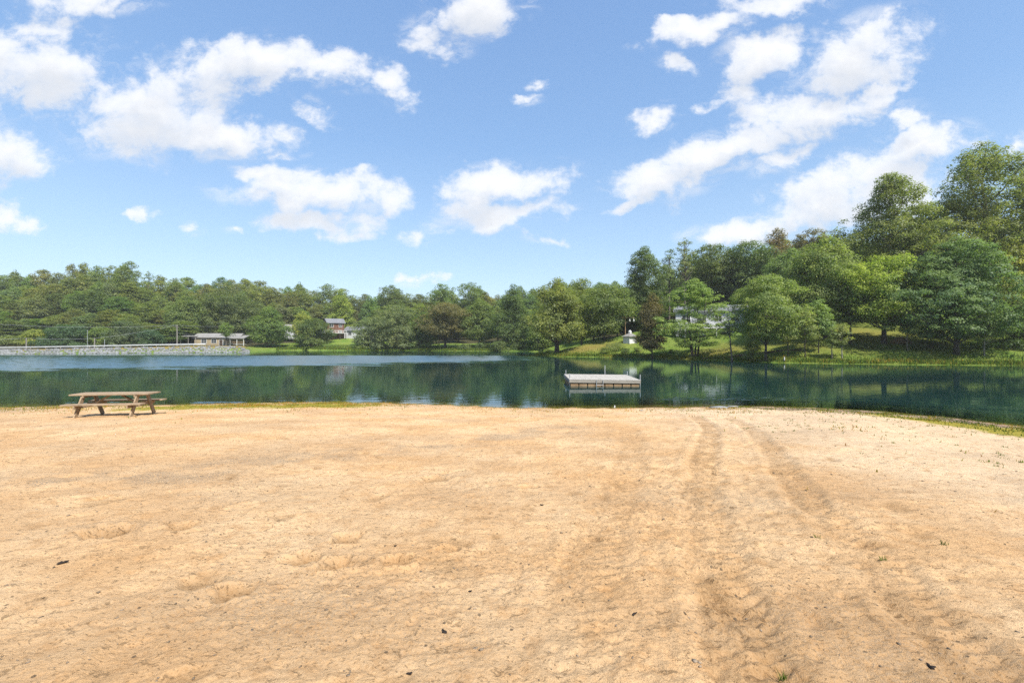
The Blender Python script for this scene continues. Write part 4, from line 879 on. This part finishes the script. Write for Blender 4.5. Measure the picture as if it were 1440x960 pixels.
# ------------------------------------------------------------------ swimming raft
def raft():
    x0, y0 = at(843, 33.9), 33.9
    root = empty('swimming_raft', (x0, y0, 0), R(-2)); root.rotation_euler = (R(.25), R(.5), R(-2)); tag(root, 'square grey wooden swimming raft floating on the lake', 'raft')
    hw = 2.38
    mb = MB(); rg = np.random.RandomState(2)
    for k in range(34): mb.box((-hw + .07 + k * .1405, 0, .43 + rg.uniform(-.004, .004)), (.128, 4.86, .036))
    mb.build('deck', M['grey_wood'], root)
    mb = MB()
    mb.box((0, -hw - .02, .325), (2 * hw, .045, .19)); mb.box((0, hw + .02, .325), (2 * hw, .045, .19))
    mb.box((-hw + .01, 0, .325), (.045, 2 * hw - .02, .188)); mb.box((hw - .01, 0, .325), (.045, 2 * hw - .02, .188))
    mb.build('fascia', M['fascia_wood'], root)
    mb = MB()
    for k in range(9): mb.box((-hw + .2 + k * .545, 0, .2), (.05, 2 * hw - .12, .07))
    mb.build('joists', M['dark_wood'], root)
    for k in range(8):
        for s in (-1, 1):
            MB().box((-2.03 + k * .58, s * (hw - .33), .06), (.54, .62, .36)).build('float', M['brown_timber'], root)
    for k in range(6):
        for s in (-1, 1):
            MB().box((s * (hw - .33), -1.45 + k * .58, .06), (.60, .54, .358)).build('float', M['brown_timber'], root)
    MB().box((0, 0, .0), (3.3, 3.3, .5)).build('core_float', M['black_plastic'], root)
    for (px, py, h) in ((-hw + .08, -hw + .65, .78), (-hw + .1, hw - .55, .80), (.78, hw + .07, 1.15), (hw + .04, -hw + .3, .80), (hw + .04, hw - .3, .74)):
        MB().tube([(px, py, -.4), (px, py, h)], .028, 8).build('pipe_post', M['galvanised'], root)
    lad = MB()
    for s in (-.22, .22): lad.tube([(-.35 + s, -hw - .085, -.7), (-.35 + s, -hw - .085, .42)], .02, 8)
    lad.build('ladder_rails', M['galvanised'], root)
    lad = MB()
    for z in (-.5, -.2, .1): lad.tube([(-.57, -hw - .085, z), (-.13, -hw - .085, z)], .016, 8)
    lad.build('ladder_rungs', M['galvanised'], root)
raft()

# ------------------------------------------------------------------ houses
def gable_house(name, label, loc, rz, L, W, H, pitch, wall_m, roof_m, windows, doors=(), over=.45):
    """ridge runs along local X; the front wall faces local -Y"""
    root = empty(name, loc, rz); tag(root, label, 'house')
    hx, hy = L / 2, W / 2; rh = hy * pitch
    vs = [(-hx, -hy, -1.6), (hx, -hy, -1.6), (hx, hy, -1.6), (-hx, hy, -1.6), (-hx, -hy, H), (hx, -hy, H), (hx, hy, H), (-hx, hy, H), (-hx, 0, H + rh), (hx, 0, H + rh)]
    fs = [[0, 1, 5, 4], [1, 2, 6, 9, 5], [2, 3, 7, 6], [3, 0, 4, 8, 7], [3, 2, 1, 0], [4, 5, 9, 8], [6, 7, 8, 9]]
    np_mesh('wall', np.array(vs), fs, wall_m, root)
    mb = MB(); th = .16
    for s in (-1, 1):
        e = (s * (hy + over), H - over * pitch + .03); r = (0, H + rh + .03)
        q = [(-hx - over, e[0], e[1]), (hx + over, e[0], e[1]), (hx + over, r[0], r[1]), (-hx - over, r[0], r[1])]
        q2 = [(a, b, c + th) for a, b, c in q]
        mb.add(q + q2, [[0, 1, 2, 3], [7, 6, 5, 4], [0, 4, 5, 1], [1, 5, 6, 2], [2, 6, 7, 3], [3, 7, 4, 0]])
    mb.build('roof', roof_m, root)
    def opening(kind, face, c, z, wd, ht):
        # face: 'front' (-Y) or 'left' / 'right' gable
        fr = MB(); pn = MB(); b = .09
        def put(m_, dx, dz, sx_, sz_, dp, out):
            if face == 'front': m_.box((c + dx, -hy - out, z + dz), (sx_, dp, sz_))
            else:
                s = 1 if face == 'right' else -1; m_.box((s * (hx + out), c + dx, z + dz), (dp, sx_, sz_))
        put(pn, 0, 0, wd, ht, .04, .012)
        for sgn in (-1, 1):
            put(fr, sgn * (wd / 2 + b / 2), 0, b, ht + 2 * b, .08, .022); put(fr, 0, sgn * (ht / 2 + b / 2), wd - .004, b, .078, .022)
        if kind == 'window': put(fr, 0, 0, .05, ht, .05, .02); put(fr, 0, 0, wd, .05, .046, .02)
        f = fr.build(kind if kind == 'window' else 'door_frame', M['white_paint'], root)
        pn.build('pane' if kind == 'window' else 'door', M['glass'] if kind == 'window' else M['dark_wood'], f)
    for a in windows: opening('window', *a)
    for a in doors: opening('door', *a)
    return root
# brown two-storey house with a white deck on posts
bx, by = at(470, 176), 176.0; bz = zland(bx, by)
h = gable_house('brown_house', 'dark brown two-storey house with a white deck on posts above the lawn', (bx, by, bz - .1), R(36), 6.0, 4.6, 6.0, .62, M['brown_siding'], M['grey_shingle'],
    [('left', -.3, 5.0, 1.7, 1.6), ('front', -1.6, 5.0, 1.3, 1.2), ('front', 1.6, 5.0, 1.0, 1.2), ('front', 1.6, 2.6, 1.0, 1.1), ('front', -1.8, 2.7, 1.4, 1.3)])
mb = MB(); mb.box((-3.85, -.2, 2.15), (1.7, 6.6, .18)); mb.box((.2, -3.2, 2.15), (6.4, 1.8, .178)); mb.build('deck_floor', M['white_paint'], h)
mb = MB()
for (a, b) in (((-4.6, -4.0), (-4.6, 3.0)), ((-4.6, -4.05), (3.3, -4.05))):
    for z in (2.75, 3.1): mb.beam((*a, z), (*b, z), .07, .10)
    for k in range(9): q = (a[0] + (b[0] - a[0]) * k / 8, a[1] + (b[1] - a[1]) * k / 8); mb.box((*q, 2.7), (.09, .09, .95))
mb.build('deck_railing', M['white_paint'], h)
for q in ((-4.5, -3.95), (-4.5, -.6), (-4.5, 2.9), (-1.6, -3.95), (1.0, -3.95), (3.1, -3.95)): MB().box((*q, .4), (.18, .18, 3.4)).build('deck_post', M['dark_wood'], h)
# tan ranch house with a porch behind the dam end
tx, ty = at(310, 152), 152.0; tz = zland(tx, ty)
h = gable_house('tan_house', 'low tan cottage with a pale roof and open porch behind the dam end', (tx, ty, tz - .1), R(14), 12.5, 6.5, 2.7, .36, M['tan_siding'], M['pale_shingle'],
    [('front', -3.6, 1.5, 1.4, 1.1), ('front', -.8, 1.5, 1.4, 1.1)], [('front', 1.2, 1.0, .95, 2.0)])
vs = [(1.6, -3.27, 2.35), (1.6, -6.0, 2.2), (7.4, -6.0, 2.2), (7.4, -3.27, 2.35), (1.6, -4.6, 3.5), (7.4, -4.6, 3.5)]
q = [(2.4, -6.3, 2.3), (8.6, -6.3, 2.3), (8.6, 0, 3.3), (2.4, 0, 3.3)]
MB().add(q + [(a, b, c + .16) for a, b, c in q], [[3, 2, 1, 0], [4, 5, 6, 7], [0, 1, 5, 4], [1, 2, 6, 5], [2, 3, 7, 6], [3, 0, 4, 7]]).build('porch_roof', M['pale_shingle'], h)
mb = MB(); mb.box((5.6, -4.6, .55), (6.0, 2.9, .16)); mb.build('porch_floor', M['grey_wood'], h)
for k in range(4): MB().box((2.75 + k * 1.9, -6.0, 1.2), (.14, .14, 2.3)).build('porch_post', M['white_paint'], h)
mb = MB(); mb.box((5.6, -6.0, 1.35), (5.9, .06, .08))
for k in range(24): mb.box((2.85 + k * .245, -6.0, 1.0), (.05, .04, .66))
mb.build('porch_railing', M['brown_timber'], h)
# open dark shed left of the cottage
sxp, syp = at(258, 148), 148.0; sz_ = zland(sxp, syp)
root = empty('carport', (sxp, syp, sz_), R(16)); tag(root, 'open dark carport left of the tan cottage', 'carport')
q = [(-4.4, -2.4, 2.35), (4.4, -2.4, 2.35), (4.4, 2.4, 2.7), (-4.4, 2.4, 2.7)]
MB().add(q + [(a, b, c + .14) for a, b, c in q], [[3, 2, 1, 0], [4, 5, 6, 7], [0, 1, 5, 4], [1, 2, 6, 5], [2, 3, 7, 6], [3, 0, 4, 7]]).build('roof', M['pale_shingle'], root)
MB().box((0, 2.3, 1.2), (8.4, .1, 2.5)).build('back_wall', M['dark_wood'], root)
for k in range(5): MB().box((-4.1 + k * 2.05, -2.2, 1.1), (.16, .16, 2.6)).build('post', M['pole_wood'], root)
# pale houses glimpsed between trees
hx_, hy_ = at(415, 185), 185.0
gable_house('pale_house', 'small white house glimpsed between the round green tree and the bushy one', (hx_, hy_, zland(hx_, hy_) + 2.6), R(8), 6.5, 5, 2.7, .45, M['white_siding'], M['pale_shingle'], [('front', -1.2, 1.6, 1.1, 1.1), ('front', 1.3, 1.6, 1.1, 1.1)])
hx_, hy_ = at(505, 180), 180.0
gable_house('pale_house', 'pale grey house glimpsed through the willows right of the brown house', (hx_, hy_, zland(hx_, hy_) + .6), R(-8), 9, 6, 2.8, .45, M['white_siding'], M['grey_shingle'], [('front', -2.2, 1.6, 1.3, 1.1), ('front', 1.3, 1.6, 1.3, 1.1)])
# long white house on the rise
wx, wy = at(996, 97), 97.0; wz = zland(wx, wy)
h = gable_house('white_house', 'long white house with a grey roof on the rise behind the layered tree', (wx + .3, wy, wz + .5), R(-20), 13.2, 7.2, 3.5, .34, M['white_siding'], M['grey_shingle'],
    [('front', -4.6, 2.1, 1.5, 1.3), ('front', -1.6, 2.1, 1.5, 1.3), ('front', 1.4, 2.1, 1.2, 1.3), ('front', 4.4, 2.1, 1.5, 1.3), ('right', .6, 2.1, 1.2, 1.2)])
mb = MB(); mb.box((-.5, -4.75, .12), (9.0, 2.2, .16)); mb.build('deck_floor', M['white_paint'], h)
mb = MB(); mb.box((-.5, -5.8, 1.02), (9.0, .07, .09)); mb.box((-.5, -5.8, .36), (9.0, .05, .06))
for k in range(37): mb.box((-4.9 + k * .245, -5.8, .68), (.045, .04, .6))
mb.build('deck_railing', M['white_paint'], h)
for k in range(4): MB().box((-4.8 + k * 2.87, -5.78, -.9), (.14, .14, 2.0)).build('deck_post', M['white_paint'], h)

# ------------------------------------------------------------------ white booth and bird pole
bx, by = at(886, 97), 97.0; bz = zland(bx, by)
root = empty('white_booth', (bx, by, bz - .1)); tag(root, 'small white six-sided booth with a low pointed roof on the lawn', 'booth')
def ngon(r, z, n=6, ph=R(12)): return [(r * math.cos(ph + 2 * math.pi * k / n), r * math.sin(ph + 2 * math.pi * k / n), z) for k in range(n)]
def frustum(rings, n=6):
    vs = [p for ring in rings for p in ring]
    fs = [[i * n + j, i * n + (j + 1) % n, (i + 1) * n + (j + 1) % n, (i + 1) * n + j] for i in range(len(rings) - 1) for j in range(n)]
    return MB().add(vs, fs + [list(range(n - 1, -1, -1)), list(range((len(rings) - 1) * n, len(rings) * n))])
frustum([ngon(1.45, -.4), ngon(1.45, 1.25)]).build('wall', M['white_paint'], root)
mb = MB()
for k in range(6):
    p = ngon(1.47, 0)[k]; mb.box((p[0], p[1], .55), (.12, .12, 1.36))
mb.build('corner_boards', M['white_paint'], root)
frustum([ngon(1.85, 1.20), ngon(1.85, 1.30), ngon(.42, 1.92), ngon(.38, 1.95)]).build('roof', M['pale_shingle'], root)
frustum([ngon(.36, 1.95), ngon(.36, 2.25), ngon(.42, 2.28), ngon(.05, 2.62)]).build('cupola', M['white_paint'], root)
px_, py_ = bx - .25, by + 3.0; pz = zland(px_, py_)
top = CAMZ + (480 - 444) * py_ / F
root = empty('bird_house_pole', (px_, py_, pz)); tag(root, 'tall post with crossarms and hanging white bird houses behind the booth', 'bird house pole')
MB().tube([(0, 0, -.3), (0, 0, top - pz)], [.10, .07], 8).build('post', M['brown_timber'], root)
mb = MB(); hh = top - pz
mb.beam((-1.9, 0, hh - .35), (1.9, 0, hh - .35), .07, .07); mb.beam((0, -1.1, hh - .6), (0, 1.1, hh - .6), .07, .07); mb.build('crossarm', M['brown_timber'], root)
for (qx, qy, qz) in ((-1.8, 0, hh - .4), (-.9, 0, hh - .4), (.95, 0, hh - .4), (1.8, 0, hh - .4)):
    o = MB().tube([(qx, qy, qz), (qx, qy, qz - .3), (qx, qy, qz - .42), (qx, qy, qz - .62), (qx, qy, qz - .82), (qx, qy, qz - .9)], [.015, .02, .10, .17, .14, .03], 9).build('bird_house', M['white_paint'], root, True)

# ------------------------------------------------------------------ guardrail, posts, poles, wires on the dam
g0 = dam_pt(.28, 4.6); root = empty('guardrail', (0, 0, 0)); tag(root, 'long pale metal guardrail along the top of the dam', 'guardrail')
ss = np.linspace(.12, .93, 46)
pts = [dam_pt(s, 4.6) for s in ss]; zs_ = [zland(*p) for p in pts]
sec = [(-.02, -.15), (.035, -.10), (-.01, 0), (.035, .10), (-.02, .15)]
vs = []; fs = []
for i, (p, z) in enumerate(zip(pts, zs_)):
    q = pts[min(i + 1, 45)]; r = pts[max(i - 1, 0)]; tx_, ty_ = q[0] - r[0], q[1] - r[1]; l = math.hypot(tx_, ty_); nx_, ny_ = ty_ / l, -tx_ / l
    for th in (0, .02):
        for (o_, dz) in sec: vs.append((p[0] + nx_ * (o_ + .1 + th), p[1] + ny_ * (o_ + .1 + th), z + .58 + dz))
for i in range(45):
    for j in range(4):
        for b in (0, 5): a = i * 10 + b + j; fs.append([a, a + 1, a + 11, a + 10])
    for j in (0, 4): a = i * 10 + j; fs.append([a, a + 5, a + 15, a + 10])
np_mesh('rail', np.array(vs), fs, M['galvanised'], root)
for i in range(0, 46):
    MB().box((pts[i][0], pts[i][1], zs_[i] + .25), (.14, .16, 1.0)).build('post', M['pole_wood'], root)
def pole(name, label, px, d, top, r, mat, arm=False):
    x = at(px, d); z = zland(x, d); h = CAMZ + (480 - top) * d / F - z
    ro = empty(name, (x, d, z)); tag(ro, label, 'pole')
    MB().tube([(0, 0, -.4), (0, 0, h)], [r, r * .8], 8).build('shaft', mat, ro)
    MB().tube([(0, 0, h), (0, 0, h + .06)], [r * .95, r * .5], 8).build('cap', mat, ro)
    if arm: MB().beam((-.7, -.12, h - .5), (.7, -.12, h - .5), .09, .11).build('crossarm', mat, ro)
    return (x, d, z + h)
t_u = pole('utility_pole', 'weathered utility pole with wires at the right end of the dam', 249, 134, 457, .15, M['pole_wood'], True)
t_a = pole('thin_post', 'tall thin pale post rising above the guardrail', 123, 124, 464, .05, M['galvanised'])
t_b = pole('road_post', 'thick short pale post right of the tall thin one on the dam', 133, 124.5, 475.5, .14, M['pole_wood'])
t_c = pole('road_post', 'slim short post right of the thick one on the dam', 147, 125, 477.5, .06, M['galvanised'])
t_d = pole('road_post', 'short weathered post behind the guardrail at the far left', 37, 119, 475.5, .14, M['pole_wood'])
def wire(label, pts):
    mb = MB(); out = []
    for a, b in zip(pts[:-1], pts[1:]):
        a = np.array(a); b = np.array(b); L = np.linalg.norm(a - b)
        for k in range(13):
            q = k / 12; p = a + (b - a) * q; p[2] -= .018 * L * 4 * q * (1 - q); out.append(p)
    mb.tube(out, .018, 5).build('wire', M['wire']); tag(bpy.data.objects[-1] if False else col.objects[-1], label, 'wire')
wire('low sagging wire strung between the short posts along the dam', [(-165, 100, zland(-165, 100) + 2.8), t_d, t_b, t_u])
wire('low wire running right from the utility pole to the trees', [(t_u[0], t_u[1], t_u[2] - 2.2), (at(285, 146), 146, CAMZ + 10 * 146 / F), (at(420, 166), 166, CAMZ + 10 * 166 / F)])
wire('highest wire running from the utility pole to the right', [t_u, (at(330, 150), 150, CAMZ + 22 * 150 / F)])
wire('highest wire running from the utility pole to the left', [t_u, (at(0, 120), 120, CAMZ + 24 * 120 / F), (at(-160, 112), 112, CAMZ + 24 * 112 / F)])

# ------------------------------------------------------------------ small things on the banks
x0, y0 = at(988, 77), 77.0
root = empty('timber_edging', (0, 0, 0)); tag(root, 'long low dark timber edging across the lawn below the white house', 'edging')
for k in range(4):
    pa = (at(988, 76.5), 76.5); pb = (at(1128, 70.5), 70.5)
    a = (pa[0] + (pb[0] - pa[0]) * k / 4, pa[1] + (pb[1] - pa[1]) * k / 4); b = (pa[0] + (pb[0] - pa[0]) * (k + .985) / 4, pa[1] + (pb[1] - pa[1]) * (k + .985) / 4)
    MB().beam((*a, zland(*a) + .12), (*b, zland(*b) + .12), .22, .34).build('timber', M['dark_wood'], root)
x0, y0 = at(1268, 70), 70.0; z0 = zland(x0, y0); rg = np.random.RandomState(6)
for i, (dx, dz) in enumerate(((-1.0, .16), (-.5, .17), (0, .16), (.5, .17), (1.0, .15), (-.75, .46), (-.2, .48), (.35, .47), (-.4, .76))):
    mb = MB(); r = .17 + .03 * rg.rand(); mb.tube([(0, -.7, 0), (0, .7 + .2 * rg.rand(), 0)], [r, r * .9], 9)
    o = mb.build('log', M['brown_timber']); o.location = (x0 + dx * .8, y0, z0 + dz); o.rotation_euler = (0, 0, R(70 + rg.uniform(-12, 12)) if i % 3 == 0 else R(rg.uniform(-15, 15)))
    tag(o, 'cut log in the small heap under the yellow-green tree', 'log', 'cut logs heaped under the trees')
x0, y0 = at(1103, 66.3), 66.3; z0 = max(zland(x0, y0), 0)
root = empty('marker_post', (x0, y0, z0)); tag(root, 'small white marker post with a dark foot at the far waterline', 'marker post')
MB().tube([(0, 0, .18), (0, 0, .62)], [.08, .07], 8).build('shaft', M['white_paint'], root)
MB().tube([(0, 0, -.4), (0, 0, .18)], [.11, .11], 8).build('foot', M['black_plastic'], root)
x, y, z = sand_at(866, 574); root = MB().beam((0, 0, -.1), (.02, 0, .09), .05, .03, (0, 1, 0)).build('stake', M['white_paint']); root.location = (x, y + .3, max(z, 0)); tag(root, 'short white stake at the edge of the beach in front of the raft', 'stake')
# flat pale stones at the edge of the beach
for k, (px, py, s, lab) in enumerate(((1012, 573, .55, 'long flat pale stone at the water edge right of the raft'), (1031, 572, .34, 'smaller pale stone beside the long flat one'), (902, 577, .12, 'small pale stone on the beach below the raft'))):
    x, y, z = sand_at(px, py); rg = np.random.RandomState(40 + k)
    vv = ico_v * (1 + rg.uniform(-.2, .2, (12, 1))) * np.array([s, s * .45, s * .13])
    o = np_mesh('flat_stone', vv, ico_f, M['rock'], None, True); o.location = (x, y, z + .02); tag(o, lab, 'stone')
